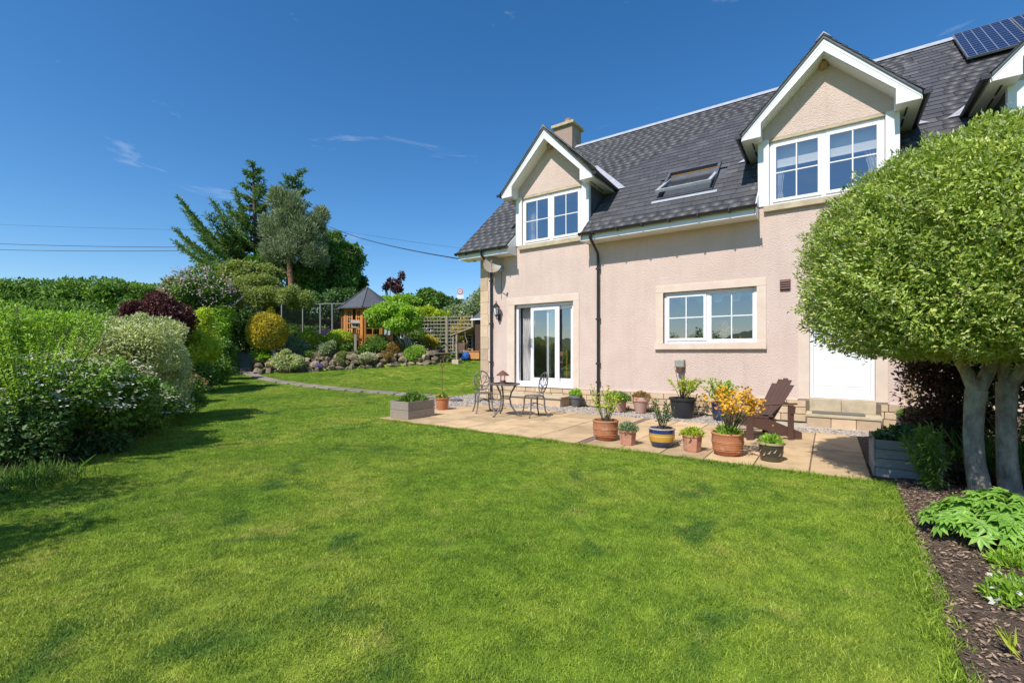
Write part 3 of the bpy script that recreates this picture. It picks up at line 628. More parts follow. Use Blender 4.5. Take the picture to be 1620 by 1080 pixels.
# dressed margins round the openings
def margin(x0, x1, z0, z1, ox0, ox1, oz1, sill=None, name='stone_margin'):
    y0, y1 = WY - .016, WY + .05; e = .003
    part(name, MB().box(ox0, y0, z1, ox1, y1, oz1), 'margin', house, bevel=.006)
    part(name, MB().box(ox0, y0, z0, x0, y1, z1 - e), 'margin', house, bevel=.006); part(name, MB().box(x1, y0, z0, ox1, y1, z1 - e), 'margin', house, bevel=.006)
    if sill: part('sill', MB().box(ox0 - .01, WY - .075, sill[0], ox1 + .01, WY + .12, sill[1]), 'margin', house, bevel=.008)
margin(-7.55, -5.64, .465, 2.80, -7.83, -5.46, 3.0)
margin(-3.24, -1.26, 1.622, 2.83, -3.42, -1.08, 3.0, (1.48, 1.615))
margin(-.31, .73, .465, 2.75, -.51, .92, 2.95)
for c in DORM:
    part('sill', MB().box(c - 1.05, WY - .08, 4.37, c + 1.05, WY + .12, 4.495), 'sill_stone', house, bevel=.008)
# rooms behind the windows
def room(x0, x1, z0, z1, d):
    y0, y1 = WY + .27, WY + d; b = MB()
    b.add([(x0, y0, z0), (x1, y0, z0), (x1, y1, z0), (x0, y1, z0), (x0, y0, z1), (x1, y0, z1), (x1, y1, z1), (x0, y1, z1)], [(4, 7, 6, 5), (1, 5, 6, 2), (2, 6, 7, 3), (3, 7, 4, 0)])
    r_ = part('room_wall', b, 'interior', house); part('room_floor', MB().add([(x0, y0, z0), (x1, y0, z0), (x1, y1, z0), (x0, y1, z0)], [(0, 1, 2, 3)]), 'interior_floor', r_); return r_
room(-8.5, -4.6, .455, 2.98, 4.2); room(-4.5, -.6, .455, 2.98, 4.0)
for c in DORM: room(c - 1.1, c + 1.1, 3.4, 5.88, 3.6)

def frame_box(b, x0, x1, z0, z1, y0, y1, w, wb_=None, wt=None):
    wb_ = wb_ or w; wt = wt or w; b.box(x0, y0, z0, x0 + w, y1, z1); b.box(x1 - w, y0, z0, x1, y1, z1); b.box(x0 + w, y0, z0, x1 - w, y1, z0 + wb_); b.box(x0 + w, y0, z1 - wt, x1 - w, y1, z1); return b
def casement(x0, x1, z0, z1, y, name='window', raised=(0,)):
    """two-light white window, each light with 2 by 2 panes behind a glazing bar cross"""
    win = part(name, frame_box(MB(), x0, x1, z0, z1, y, y + .07, .055).box((x0 + x1) / 2 - .035, y, z0 + .055, (x0 + x1) / 2 + .035, y + .07, z1 - .055), 'upvc', house, bevel=.004)
    win_local = win
    for k in range(2):
        a, b = (x0 + .055, (x0 + x1) / 2 - .035) if k == 0 else ((x0 + x1) / 2 + .035, x1 - .055); c, d = z0 + .055, z1 - .055; yy = y - (.022 if k in raised else -.012)
        part('sash', frame_box(MB(), a + .002, b - .002, c + .002, d - .002, yy, yy + .05, .062 if k in raised else .03), 'upvc', win, bevel=.004)
        q = .062 if k in raised else .03; ia, ib, ic, id_ = a + q, b - q, c + q, d - q; mx, mz = (ia + ib) / 2, (ic + id_) / 2
        part('glazing_bar', MB().box(mx - .011, yy + .008, ic, mx + .011, yy + .034, id_).box(ia, yy + .009, mz - .011, mx - .011, yy + .033, mz + .011).box(mx + .011, yy + .009, mz - .011, ib, yy + .033, mz + .011), 'upvc', win)
        for (u0, u1) in ((ia, mx - .011), (mx + .011, ib)):
            for (w0, w1) in ((ic, mz - .011), (mz + .011, id_)):
                part('pane', MB().add([(u0, yy + .022, w0), (u1, yy + .022, w0), (u1, yy + .022, w1), (u0, yy + .022, w1)], [(0, 1, 2, 3)]), 'glass', win)
    return win
casement(-3.235, -1.265, 1.625, 2.825, WY + .085, raised=(0,))
for c in DORM: casement(c - .945, c + .945, 4.505, 5.835, WY + .03, raised=(0, 1))
part('window_board', MB().box(-3.2, WY + .16, 1.60, -1.3, WY + .45, 1.63), 'upvc', house)

# sliding patio door
pd = part('patio_door', frame_box(MB(), -7.545, -5.645, .462, 2.795, WY + .09, WY + .21, .075, .12, .08), 'upvc', house, bevel=.005)
def leaf(x0, x1, y, wl_, wr_, nm='door_leaf'):
    b = MB(); z0, z1 = .585, 2.71; b.box(x0, y, z0, x0 + wl_, y + .045, z1); b.box(x1 - wr_, y, z0, x1, y + .045, z1); b.box(x0 + wl_, y, z0, x1 - wr_, y + .045, z0 + .11); b.box(x0 + wl_, y, z1 - .10, x1 - wr_, y + .045, z1)
    o = part(nm, b, 'upvc', pd, bevel=.004); part('pane', MB().add([(x0 + wl_, y + .02, z0 + .11), (x1 - wr_, y + .02, z0 + .11), (x1 - wr_, y + .02, z1 - .1), (x0 + wl_, y + .02, z1 - .1)], [(0, 1, 2, 3)]), 'glass', pd); return o
leaf(-7.05, -6.11, WY + .085, .10, .14)                  # sliding leaf, pushed right and leaving a gap at the curtain
leaf(-6.55, -5.72, WY + .15, .07, .07)                   # fixed leaf
part('handle', MB().tube([(-7.0, WY + .083, 1.55), (-7.0, WY + .035, 1.56), (-7.0, WY + .035, 1.80), (-7.0, WY + .083, 1.81)], .012, 6), 'steel', pd, True)
part('threshold', MB().box(-7.60, WY - .06, .44, -5.60, WY + .088, .462), 'upvc', house)
part('doorstep', MB().box(-7.62, 10.42, -.05, -5.72, WY - .04, .19), 'sandstone', house, bevel=.01)
part('doorstep', MB().box(-7.66, 10.38, .195, -5.68, WY - .04, .245), 'sill_stone', house, bevel=.008)
# white back door
bd = part('door_frame', MB().box(-.307, WY + .06, .495, -.25, WY + .18, 2.745).box(.67, WY + .06, .495, .727, WY + .18, 2.745).box(-.25, WY + .06, 2.69, .67, WY + .18, 2.745).box(-.25, WY + .05, .495, .67, WY + .18, .53), 'upvc', house, bevel=.004)
part('door_panel', MB().box(-.247, WY + .085, .534, .667, WY + .14, 2.687), 'upvc', bd, bevel=.004)
part('rail_moulding', MB().box(-.14, WY + .080, .74, .56, WY + .0845, .748), 'upvc', bd)
part('handle', MB().tube([(-.19, WY + .085, 1.95), (-.19, WY + .04, 1.95), (-.07, WY + .04, 1.95)], .01, 6), 'steel', bd, True)
part('threshold', MB().box(-.31, WY - .05, .235, .205, WY + .05, .488), 'sill_stone', house, bevel=.006); part('threshold', MB().box(.212, WY - .05, .235, .74, WY + .05, .488), 'sill_stone', house, bevel=.006)
part('doorstep', MB().box(-.36, 10.46, .175, .80, WY - .03, .232), 'sill_stone', house, bevel=.008)
for x0, x1 in ((-.34, .04), (.046, .42), (.426, .78)): part('doorstep', MB().box(x0, 10.48, -.05, x1, WY - .03, .17), 'sandstone', house, bevel=.01)

# roof deck, slates, ridge
deck = part('roof', MB().prism([(-9.35, EY + .03, roofz(EY + .03) - .02), (-9.35, RY, RZ - .02), (-9.35, 2 * RY - EY, EZ - .02), (-9.35, 2 * RY - EY, EZ - .12), (-9.35, RY, RZ - .14), (-9.35, EY + .03, roofz(EY + .03) - .08)], (.54, 0, 0)), 'cheek', house)
def deck_piece(x0, x1, y0):
    part('roof_deck', MB().prism([(x0, y0, roofz(y0) - .02), (x0, RY, RZ - .02), (x0, RY, RZ - .1), (x0, y0, roofz(y0) - .1)], (x1 - x0, 0, 0)), 'cheek', deck)
DCUT = EY + (DZE - .06 - EZ) / SL
px_ = HX0
for c in DORM:
    deck_piece(px_ + .0, c - DH - .02, EY + .03); deck_piece(c - DH - .02, c + DH + .02, DCUT); px_ = c + DH + .02
deck_piece(px_, HX1 + .3, EY + .03)
part('roof_deck', MB().prism([(HX0, RY, RZ - .021), (HX0, 2 * RY - EY, EZ - .021), (HX0, 2 * RY - EY, EZ - .12), (HX0, RY, RZ - .12)], (HX1 + .3 - HX0, 0, 0)), 'cheek', deck)
part('ridge', MB().prism([(-9.38, RY - .19, RZ - .11), (-9.38, RY - .02, RZ + .055), (-9.38, RY + .02, RZ + .055), (-9.38, RY + .19, RZ - .11), (-9.38, RY, RZ + .015)], (HX1 + .7 + 9.0, 0, 0)), 'lead', house)
SW, SLN, SEXP = .275, .36, .228
def slate_box(w): return np.array([(-w / 2, 0, .014), (w / 2, 0, .014), (w / 2, SLN, 0), (-w / 2, SLN, 0), (-w / 2, 0, .024), (w / 2, 0, .024), (w / 2, SLN, .006), (-w / 2, SLN, .006)])
SQ = np.array([(0, 3, 2, 1), (4, 5, 6, 7), (0, 1, 5, 4), (1, 2, 6, 5), (2, 3, 7, 6), (3, 0, 4, 7)])
full = MB(); full.add(slate_box(SW - .005), [tuple(q) for q in SQ]); slate_me = full.mesh('slate'); slate_me.materials.append(MATS['slate'])
def ray_roof(px, py, lift=0):
    d = ray(px, py); o = np.array([0, 0, CAM_H]); p0 = np.array([0, EY, EZ]) + RN * lift; return o + d * ((p0 - o) @ RN / (d @ RN))
sk = [ray_roof(*q) for q in ((1057.7, 279), (1141, 259), (1129, 303), (1039, 319))]
SKX0, SKX1 = (sk[0][0] + sk[3][0]) / 2, (sk[1][0] + sk[2][0]) / 2; SKY0, SKY1 = (sk[2][1] + sk[3][1]) / 2, (sk[0][1] + sk[1][1]) / 2
cand = []; slope_len = (RY - EY) / math.cos(TH); nr = int(slope_len / SEXP)
for i in range(nr):
    s = i * SEXP - .05; yc = EY + (s + .12) * RV[1]; zc = roofz(yc); x = -9.36 + (SW / 2 if i % 2 else 0) - SW + R(-.05, .05)
    while x < HX1 + .3:
        sw_ = SW * R(.84, 1.16); a, b = max(x, -9.37), min(x + sw_, HX1 + .32); x += sw_
        if b - a < .04: continue
        segs = [(a, b)]
        if yc < DCUT + .05:
            for c in DORM:
                new = []
                for (p, q) in segs:
                    if q <= c - DH - .03 or p >= c + DH + .03: new.append((p, q)); continue
                    if p < c - DH - .03: new.append((p, c - DH - .03))
                    if q > c + DH + .03: new.append((c + DH + .03, q))
                segs = new
        for (p, q) in segs:
            if q - p < .03: continue
            m_ = (p + q) / 2; dz = min(abs(m_ - c) for c in DORM)
            if zc > DZE - .1 and zc < DZA - DSL * dz - .10: continue
            if SKX0 - .07 < m_ < SKX1 + .07 and SKY0 - .1 < yc < SKY1 + .02: continue
            cand.append((m_, s, q - p))
info = []
for (m_, s, w) in cand:
    p = np.array([m_, EY, EZ]) + RV * s; t = p @ FWD; px = 810 + FPX * (p @ RGT) / t; py = HORIZON - FPX * (p[2] - CAM_H) / t
    vis = w > SW * .83 and 935 < px < 1500 and not (1180 < px < 1440 and py < 200 + .3 * abs(px - 1310)) and s > .3
    info.append((0 if vis else 1, t, m_, s, w))
info.sort(); rest = []
slates = deck
for k, (nv, t, m_, s, w) in enumerate(info):
    jr, jz = R(-.006, .006), R(0, .003); p = np.array([m_ + R(-.003, .003), EY, EZ]) + RV * (s + R(-.006, .006)) + RN * jz
    U = np.array([math.cos(jr), math.sin(jr) * RV[1], math.sin(jr) * RV[2]]); V_ = np.cross(RN, U)
    M = np.stack([U, V_, RN], 1); M2 = np.stack([U * (w - .005) / (SW - .005), V_, RN], 1)
    if k < 296 and nv == 0:
        o = bpy.data.objects.new('slate', slate_me); COL.objects.link(o); o.parent = deck
        q = Matrix(M2.tolist()).to_4x4(); q.translation = Vector(p) - world_loc(deck); o.matrix_local = q
    else: rest.append(slate_box(w - .005) @ M.T + p)
rest = np.array(rest); nrst = len(rest)
place('slates', tri_mesh('slates', rest.reshape(-1, 3), (SQ[None] + (np.arange(nrst) * 8)[:, None, None]).reshape(-1, 4), True), 'slate', deck, kind='stuff')

# eaves, gutters, downpipes
def half_gutter(b, a, e, r=.058, n=7):
    a, e = np.array(a, float), np.array(e, float); d = unit(e - a); x = np.cross(d, [0, 0, 1]); vs = []; fs = []
    for p in (a, e):
        for rr in (r, r - .008):
            for k in range(n + 1):
                t = math.pi * k / n; vs.append(p + x * rr * math.cos(t) - np.array([0, 0, 1]) * rr * math.sin(t))
    m = n + 1
    for k in range(n): fs += [(k, k + 1, 2 * m + k + 1, 2 * m + k), (m + k, 3 * m + k, 3 * m + k + 1, m + k + 1), (k, m + k, m + k + 1, k + 1), (2 * m + k, 2 * m + k + 1, 3 * m + k + 1, 3 * m + k)]
    fs += [(0, 2 * m, 3 * m, m), (n, m + n, 3 * m + n, 2 * m + n)]
    return b.add(vs, fs)
EAVES = [(-9.33, DORM[0] - DH - .03), (DORM[0] + DH + .03, DORM[1] - DH - .03), (DORM[1] + DH + .03, DORM[2] - DH - .03), (DORM[2] + DH + .03, HX1 + .3)]
for x0, x1 in EAVES:
    part('fascia', MB().box(x0 + .01, 10.525, 4.24, x1 - .005, 10.548, 4.415), 'white_paint', house)
    part('soffit', MB().box(x0 + .01, 10.549, 4.245, x1 - .005, WY - .002, 4.27), 'white_paint', house)
    g = part('gutter', half_gutter(MB(), (x0 - .03, 10.455, 4.425), (x1 + .05, 10.455, 4.425)), 'gutter_black', house, True)
    part('gutter_end', MB().box(x0 - .045, 10.395, 4.36, x0 - .03, 10.515, 4.43).box(x1 + .05, 10.395, 4.36, x1 + .065, 10.515, 4.43), 'gutter_black', g)
    for xb in np.arange(x0 + .35, x1 - .1, .62): part('gutter_bracket', MB().box(xb - .018, 10.39, 4.352, xb + .018, 10.52, 4.434), 'gutter_black', g, bevel=.006)
for c in DORM:
    for xe in (c - DH - .028, c + DH + .006):
        part('box_end', MB().prism([(xe, 10.52, 4.235), (xe, WY, 4.235), (xe, WY, roofz(11) - .03), (xe, 10.52, 4.43)], (.022, 0, 0)), 'white_paint', house)
part('verge_board', MB().prism([(-9.33, 10.53, 4.24), (-9.33, 10.53, 4.40), (-9.33, RY, RZ - .14), (-9.33, RY, RZ - .32)], (.02, 0, 0)), 'white_paint', house)
part('soffit', MB().prism([(-9.31, 10.55, 4.272), (-9.31, RY, RZ - .16), (-9.31, RY, RZ - .18), (-9.31, 10.55, 4.25)], (.5, 0, 0)), 'white_paint', house)
for xd, zb in ((-8.37, .10), (-4.89, .10)):
    dp = part('downpipe', MB().tube([(xd, 10.455, 4.37), (xd, 10.47, 4.27), (xd, 10.90, 3.98), (xd, 10.935, 3.86), (xd, 10.935, 2.0), (xd, 10.935, zb)], .036, 10), 'gutter_black', house, True)
    for zc in (3.55, 2.25, 1.1, .62): part('pipe_clip', MB().box(xd - .055, 10.90, zc, xd + .055, WY + .0, zc + .045), 'gutter_black', dp, bevel=.004)
    part('pipe_shoe', MB().tube([(xd, 10.935, .14), (xd + .02, 10.93, .08), (xd + .10, 10.80, .04)], .042, 10), 'gutter_black', dp, True)

# dormers
for di, c in enumerate(DORM):
    g = part('dormer', MB().prism([(c - DH, WY - .02, 5.90), (c + DH, WY - .02, 5.90), (c + DH, WY - .02, DZA - DSL * DH - .10), (c, WY - .02, DZA - .10), (c - DH, WY - .02, DZA - DSL * DH - .10)], (0, .15, 0)), 'harl', house)
    part('lintel', MB().box(c - .96, WY - .018, 5.842, c + .96, WY + .06, 5.898), 'sill_stone', g)
    for s in (-1, 1):
        part('corner_post', MB().box(c + s * .955, WY - .03, 4.50, c + s * (DH + .02), WY + .10, 5.897), 'white_paint', g, bevel=.004)
        xk = c + s * DH
        part('cheek', MB().prism([(xk, WY + .10, roofz(WY + .1) - .05), (xk, WY + .10, 5.99), (xk, DCUT + .08, 5.99)], (s * -.08, 0, 0)), 'cheek', g)
        yb = [(0, DZA - .02), (s * (DEAVE - .01), DZE + .0), (s * (DEAVE - .01), 5.85), (s * 1.07, 5.85), (s * 1.07, 6.13), (0, 7.21)]
        part('bargeboard', MB().prism([(c + q[0], DY, q[1]) for q in yb], (0, .03, 0)), 'white_paint', g)
        b2 = [(0, DZA - .05), (s * (DEAVE + .0), DZE - .03), (s * (DEAVE + .0), DZE - .10), (0, DZA - .13)]
        part('barge_trim', MB().prism([(c + q[0], DY - .007, q[1]) for q in b2], (0, .005, 0)), 'white_paint', g)
        yv = EY + (5.9 - EZ) / SL
        so = part('soffit', MB().prism([(c + s * 1.072, DY + .032, 5.855), (c + s * (DEAVE - .012), DY + .032, 5.855), (c + s * (DEAVE - .012), yv + .05, 5.855), (c + s * 1.072, yv + .05, 5.855)], (0, 0, .02)), 'white_paint', g)
        part('box_side', MB().box(c + s * 1.072, DY + .031, 5.876, c + s * 1.092, WY - .021, 6.20), 'white_paint', g)
        for q in range(2): part('soffit_vent', MB().box(c + s * 1.235, DY + .25 + q * .5, 5.846, c + s * 1.262, DY + .62 + q * .5, 5.8535), 'gutter_black', g)
        part('fascia', MB().box(c + s * (DEAVE - .010), DY + .032, 5.85, c + s * (DEAVE + .012), yv + .1, DZE - .02), 'white_paint', g)
        part('soffit', MB().prism([(c, DY + .032, 7.19), (c + s * 1.10, DY + .032, 7.19 - 1.10 * 1.0), (c + s * 1.10, DY + .032, 7.21 - 1.10), (c, DY + .032, 7.21)], (0, WY - .022 - DY - .032, 0)), 'white_paint', g)
        gu = part('gutter', half_gutter(MB(), (c + s * (DEAVE + .075), DY - .05, DZE - .03), (c + s * (DEAVE + .075), yv + .03, DZE - .03)), 'gutter_black', g, True)
        part('gutter_end', MB().box(c + s * (DEAVE + .015), DY - .065, DZE - .095, c + s * (DEAVE + .135), DY - .05, DZE - .025), 'gutter_black', g)
        # sloped deck and slates
        th = math.atan(DSL); V_ = np.array([-s * math.cos(th), 0, math.sin(th)]); N_ = np.array([s * math.sin(th), 0, math.cos(th)]); U_ = np.cross(V_, N_)
        e0 = np.array([c + s * DEAVE, 0, DZE]); yq = EY + (DZE - EZ) / SL; yr = EY + (DZA - EZ) / SL
        part('dormer_deck', MB().add([tuple(e0 + [0, DY - .03, -.0]), tuple(e0 + [0, yq, 0]), (c, yr, DZA), (c, DY - .03, DZA), tuple(e0 + [0, DY - .03, -.05]), tuple(e0 + [0, yq, -.05]), (c, yr, DZA - .05), (c, DY - .03, DZA - .05)],
                                     [(0, 1, 2, 3), (7, 6, 5, 4), (0, 3, 7, 4), (0, 4, 5, 1)]), 'cheek', g)
        sv = []; ns = int(math.hypot(DEAVE, DZA - DZE) / SEXP)
        for i in range(ns):
            ss = i * SEXP - .05; dx = DEAVE - (ss + .1) * math.cos(th); ym = EY + (DZA - DSL * dx - EZ) / SL; yy = DY - .05 - (SW / 2 if i % 2 else 0)
            while yy < ym:
                a, b = max(yy, DY - .05), min(yy + SW, ym + .02); yy += SW
                if b - a < .04: continue
                p = e0 + V_ * ss + np.array([0, (a + b) / 2, 0]) + N_ * R(0, .004); sv.append(slate_box(b - a - .005) @ np.stack([U_, V_, N_], 1).T + p)
        sv = np.array(sv); place('slates', tri_mesh('slates', sv.reshape(-1, 3), (SQ[None] + (np.arange(len(sv)) * 8)[:, None, None]).reshape(-1, 4), True), 'slate_lichen' if di == 0 else 'slate', g, kind='stuff')
        # lead valley
        a = np.array([c + s * (DEAVE + .16), EY + (DZE - .05 - EZ) / SL, DZE - .05]); b = np.array([c, yr, DZA]); o1 = np.array([s * .17, 0, 0])
        lift = np.array([0, -.02, .045])
        part('valley_lead', MB().add([a + lift - o1 * .35, a + lift + o1 * .8, b + lift + o1 * .6, b + lift - o1 * .25], [(0, 1, 2, 3)]), 'lead', g)
    part('ridge_lead', MB().prism([(c - .14, DY - .05, DZA - .10), (c, DY - .05, DZA + .06), (c + .14, DY - .05, DZA - .10), (c, DY - .05, DZA + .03)], (0, EY + (DZA - EZ) / SL - DY + .1, 0)), 'lead', g)
    if di < 2: part('nest_box', MB().lathe([(.0, -.1), (.05, -.09), (.085, -.03), (.09, .02)], (c, WY - .06, 7.12), 8), 'handle_wood', g, True)

# chimney
ch = part('chimney', MB().box(-8.85, 15.65, 8.8, -8.07, 16.42, 10.18), 'chimney_harl', house)
part('chimney_cap', MB().box(-8.95, 15.55, 10.182, -7.97, 16.52, 10.30), 'sill_stone', ch, bevel=.02)
part('chimney_pot', MB().lathe([(.17, 0), (.16, .12), (.15, .22), (.17, .26), (.15, .28)], (-8.42, 16.03, 10.302), 14), 'chimney_pot', ch, True)

# roof window tilted open
SKV = lambda x, y, l: np.array([x, y, roofz(y)]) + RN * l
skf = MB(); X0, X1, Y0, Y1 = SKX0, SKX1, SKY0, SKY1
def rbar(b, p, q, w, l0, l1, along):
    p, q = np.array(p), np.array(q); off = (RV if along == 'x' else np.array([1.0, 0, 0])) * w
    b.prism([p + RN * l0, q + RN * l0, q + RN * l1, p + RN * l1], off); return b
rbar(skf, SKV(X0, Y0, 0), SKV(X1, Y0, 0), .07, 0, .07, 'x'); rbar(skf, SKV(X0, Y1, 0) - RV * .07, SKV(X1, Y1, 0) - RV * .07, .07, 0, .09, 'x')
rbar(skf, SKV(X0, Y0, 0) + RV * .07, SKV(X0, Y1, 0) - RV * .07, .07, 0, .08, 'y'); rbar(skf, SKV(X1 - .07, Y0, 0) + RV * .07, SKV(X1 - .07, Y1, 0) - RV * .07, .07, 0, .08, 'y')
rw = part('roof_window', skf, 'cheek', house)
part('flashing', rbar(MB(), SKV(X0 - .1, Y0, 0) - RV * .12, SKV(X1 + .1, Y0, 0) - RV * .12, .12, .02, .032, 'x'), 'lead', rw)
part('reveal', rbar(rbar(MB(), SKV(X0 + .07, Y0, -.3) + RV * .07, SKV(X1 - .07, Y0, -.3) + RV * .07, .02, -.0, .3, 'x'), SKV(X0 + .07, Y1, -.3) - RV * .1, SKV(X1 - .07, Y1, -.3) - RV * .1, .02, 0, .3, 'x'), 'pine_furniture', rw)
part('reveal', MB().add([SKV(X0 + .07, Y0, -.25), SKV(X1 - .07, Y0, -.25), SKV(X1 - .07, Y1, -.25), SKV(X0 + .07, Y1, -.25)], [(0, 1, 2, 3)]), 'dark_furniture', rw)
ang = math.radians(13); Vs = RV * math.cos(ang) - RN * math.sin(ang); Ns = RN * math.cos(ang) + RV * math.sin(ang); ctr = SKV((X0 + X1) / 2, (Y0 + Y1) / 2, .08)
hl = np.linalg.norm(SKV(0, Y1, 0) - SKV(0, Y0, 0)) / 2 - .03; hw = (X1 - X0) / 2 - .01; UX = np.array([1.0, 0, 0])
S = lambda u, v, l: ctr + UX * u + Vs * v + Ns * l
def sbar(b, u0, u1, v0, v1): return b.add([S(u0, v0, -.03), S(u1, v0, -.03), S(u1, v1, -.03), S(u0, v1, -.03), S(u0, v0, .03), S(u1, v0, .03), S(u1, v1, .03), S(u0, v1, .03)], [(0, 3, 2, 1), (4, 5, 6, 7), (0, 1, 5, 4), (1, 2, 6, 5), (2, 3, 7, 6), (3, 0, 4, 7)])
sb = MB(); w_ = .085; sbar(sb, -hw, -hw + w_, -hl, hl); sbar(sb, hw - w_, hw, -hl, hl); sbar(sb, -hw + w_, hw - w_, -hl, -hl + w_); sbar(sb, -hw + w_, hw - w_, hl - w_, hl)
part('sash', sb, 'lead', rw); part('pane', MB().add([S(-hw + w_, -hl + w_, 0), S(hw - w_, -hl + w_, 0), S(hw - w_, hl - w_, 0), S(-hw + w_, hl - w_, 0)], [(0, 1, 2, 3)]), 'glass', rw)
# small fittings on the wall
v = part('air_vent', MB().box(-.83, WY - .03, 2.70, -.64, WY + .02, 2.92), 'vent_brown', house, bevel=.006)
for k in range(4): part('slat', MB().prism([(-.815, WY - .031, 2.725 + k * .047), (-.815, WY - .055, 2.725 + k * .047), (-.815, WY - .031, 2.765 + k * .047)], (.16, 0, 0)), 'vent_brown', v)
fl = part('boiler_flue', MB().box(-2.95, WY - .13, 1.06, -2.73, WY + .02, 1.25), 'flue_grey', house, bevel=.025)
part('flue_outlet', MB().lathe([(.075, 0), (.075, .10)], (-2.82, WY - .085, .965), 14), 'vent_brown', fl, True)

# ------------------------------------------------------------------ things on and in the house
lp = thing('wall_lantern', 'black and white carriage lantern on the wall beside the patio door', 'lantern', (-8.10, WY, 2.45))
part('bracket', MB().box(-8.14, WY - .03, 2.36, -8.06, WY + .005, 2.56).tube([(-8.10, WY - .02, 2.44), (-8.10, WY - .12, 2.40), (-8.10, WY - .17, 2.46), (-8.10, WY - .17, 2.53)], .014, 8), 'gutter_black', lp, True)
part('lantern_glass', MB().lathe([(.05, 0), (.095, .22)], (-8.10, WY - .17, 2.53), 6), 'sign_white', lp)
for k in range(6):
    a = k * math.pi / 3; part('lantern_bar', MB().bar((-8.10 + .052 * math.cos(a), WY - .17 + .052 * math.sin(a), 2.53), (-8.10 + .098 * math.cos(a), WY - .17 + .098 * math.sin(a), 2.75), .014, .014), 'gutter_black', lp)
part('lantern_roof', MB().lathe([(.125, 0), (.12, .02), (.03, .12), (.012, .14), (.02, .17), (0, .20)], (-8.10, WY - .17, 2.75), 6).lathe([(.02, -.06), (.055, 0)], (-8.10, WY - .17, 2.53), 6), 'gutter_black', lp)

ds = thing('satellite_dish', 'tan satellite dish fixed under the eaves at the house corner', 'satellite dish', (-8.02, WY, 3.98))
nrm = unit(np.array([.55, -.80, .42])); ax = unit(np.cross(nrm, [0, 0, 1])); ay = np.cross(ax, nrm); dc = np.array([-8.10, WY - .36, 4.00]); vs = []; fs = []
for i in range(6):
    r = .29 * i / 5
    for k in range(24):
        a = 2 * math.pi * k / 24; vs.append(dc + ax * r * math.cos(a) * .92 + ay * r * math.sin(a) + nrm * (r * r * .55 - .045))
for i in range(5):
    for k in range(24): fs.append((i * 24 + k, i * 24 + (k + 1) % 24, i * 24 + 24 + (k + 1) % 24, i * 24 + 24 + k))
part('reflector', MB().add(vs, fs), 'dish_grey', ds, True)
part('feed_arm', MB().tube([dc - ay * .28, dc - ay * .22 + nrm * .38], .011, 6), 'steel', ds); part('feed_horn', MB().tube([dc - ay * .22 + nrm * .36, dc - ay * .16 + nrm * .42], .035, 8), 'dish_grey', ds, True)
part('mount', MB().tube([dc - nrm * .05, (-8.02, WY - .20, 3.92), (-8.02, WY - .005, 3.92)], .02, 8).box(-8.08, WY - .015, 3.84, -7.96, WY, 4.0), 'steel', ds, True)
part('cable', MB().tube([(-8.02, WY - .01, 3.85), (-8.03, WY - .008, 3.2), (-8.02, WY - .008, 3.0)], .006, 5), 'gutter_black', ds, True)

rl = thing('bulkhead_light', 'round grey bulkhead wall light beyond the white back door', 'wall light', (1.33, WY, 1.34))
part('housing', MB().lathe([(.16, 0), (.16, .05), (.12, .08)], (0, 0, 0), 18), 'grey_stone_pot', rl, True, local=True).rotation_euler = (math.radians(90), 0, 0)
part('dome', MB().lathe([(.115, .081), (.09, .13), (.0, .16)], (0, 0, 0), 18), 'grey_stone_pot', rl, True, local=True).rotation_euler = (math.radians(90), 0, 0)

# solar panels on the roof
sp0 = ray_roof(1514, 53, .16); sp1 = ray_roof(1531, 91, .16); PH = float(np.linalg.norm(sp0 - sp1)); PW = .99
for k in range(4):
    o = thing('solar_panel', ['blue solar panel at the open left end of the roof array', 'second blue solar panel from the array end by the ridge', 'third blue solar panel from the array end by the ridge', 'fourth blue solar panel from the array end by the ridge'][k], 'solar panel', (0, 0, 0), group='solar panels on the slates')
    q = Matrix(np.stack([[1, 0, 0], RV, RN], 1).tolist()).to_4x4(); s1 = (sp1[1] - EY) * RV[1] + (sp1[2] - EZ) * RV[2]
    q.translation = Vector(np.array([sp1[0] + k * (PW + .02), EY, EZ]) + RV * s1 + RN * .11); o.matrix_world = q
    part('cells', MB().box(.02, .02, .03, PW - .02, PH - .02, .042), 'solar_cells', o, local=True)
    part('frame', frame_box(MB(), 0, 1, 0, 1, 0, .05, .02) if False else MB().box(0, 0, 0, PW, .02, .05).box(0, PH - .02, 0, PW, PH, .05).box(0, .02, 0, .02, PH - .02, .05).box(PW - .02, .02, 0, PW, PH - .02, .05), 'steel', o, local=True)
    for v_ in (PH * .2, PH * .8): part('rail', MB().box(-.01, v_ - .02, -.085, PW + .01, v_ + .02, -.001), 'gutter_black', o, local=True)

# curtains, blinds and furniture seen through the glass
def curtain(label, x0, x1, y, z0, z1, pinch=0, seed=0, m='curtain'):
    r = np.random.default_rng(seed); n = 40; k = 14; vs = []; fs = []
    for j in range(k + 1):
        f = j / k; z = z1 + (z0 - z1) * f; pin = 1 - pinch * math.exp(-((f - .55) / .22) ** 2)
        for i in range(n + 1):
            u = i / n; vs.append((x0 + (x1 - x0) * u * pin, y + .035 * math.sin(u * 34 + .6 * f) * (1 + .2 * f), z))
    for j in range(k):
        for i in range(n): fs.append((j * (n + 1) + i, j * (n + 1) + i + 1, (j + 1) * (n + 1) + i + 1, (j + 1) * (n + 1) + i))
    o = part('curtain', MB().add(vs, fs), m, None, True); return tag(o, label, 'curtain', 'curtains behind the windows')
curtain('grey curtain tied back inside the sliding patio door', -7.5, -7.06, WY + .34, .46, 2.72, .45, 1)
c = DORM[0]; curtain('pale curtain inside the window of the dormer by the chimney', c - .92, c - .62, WY + .26, 4.2, 5.8, .2, 2)
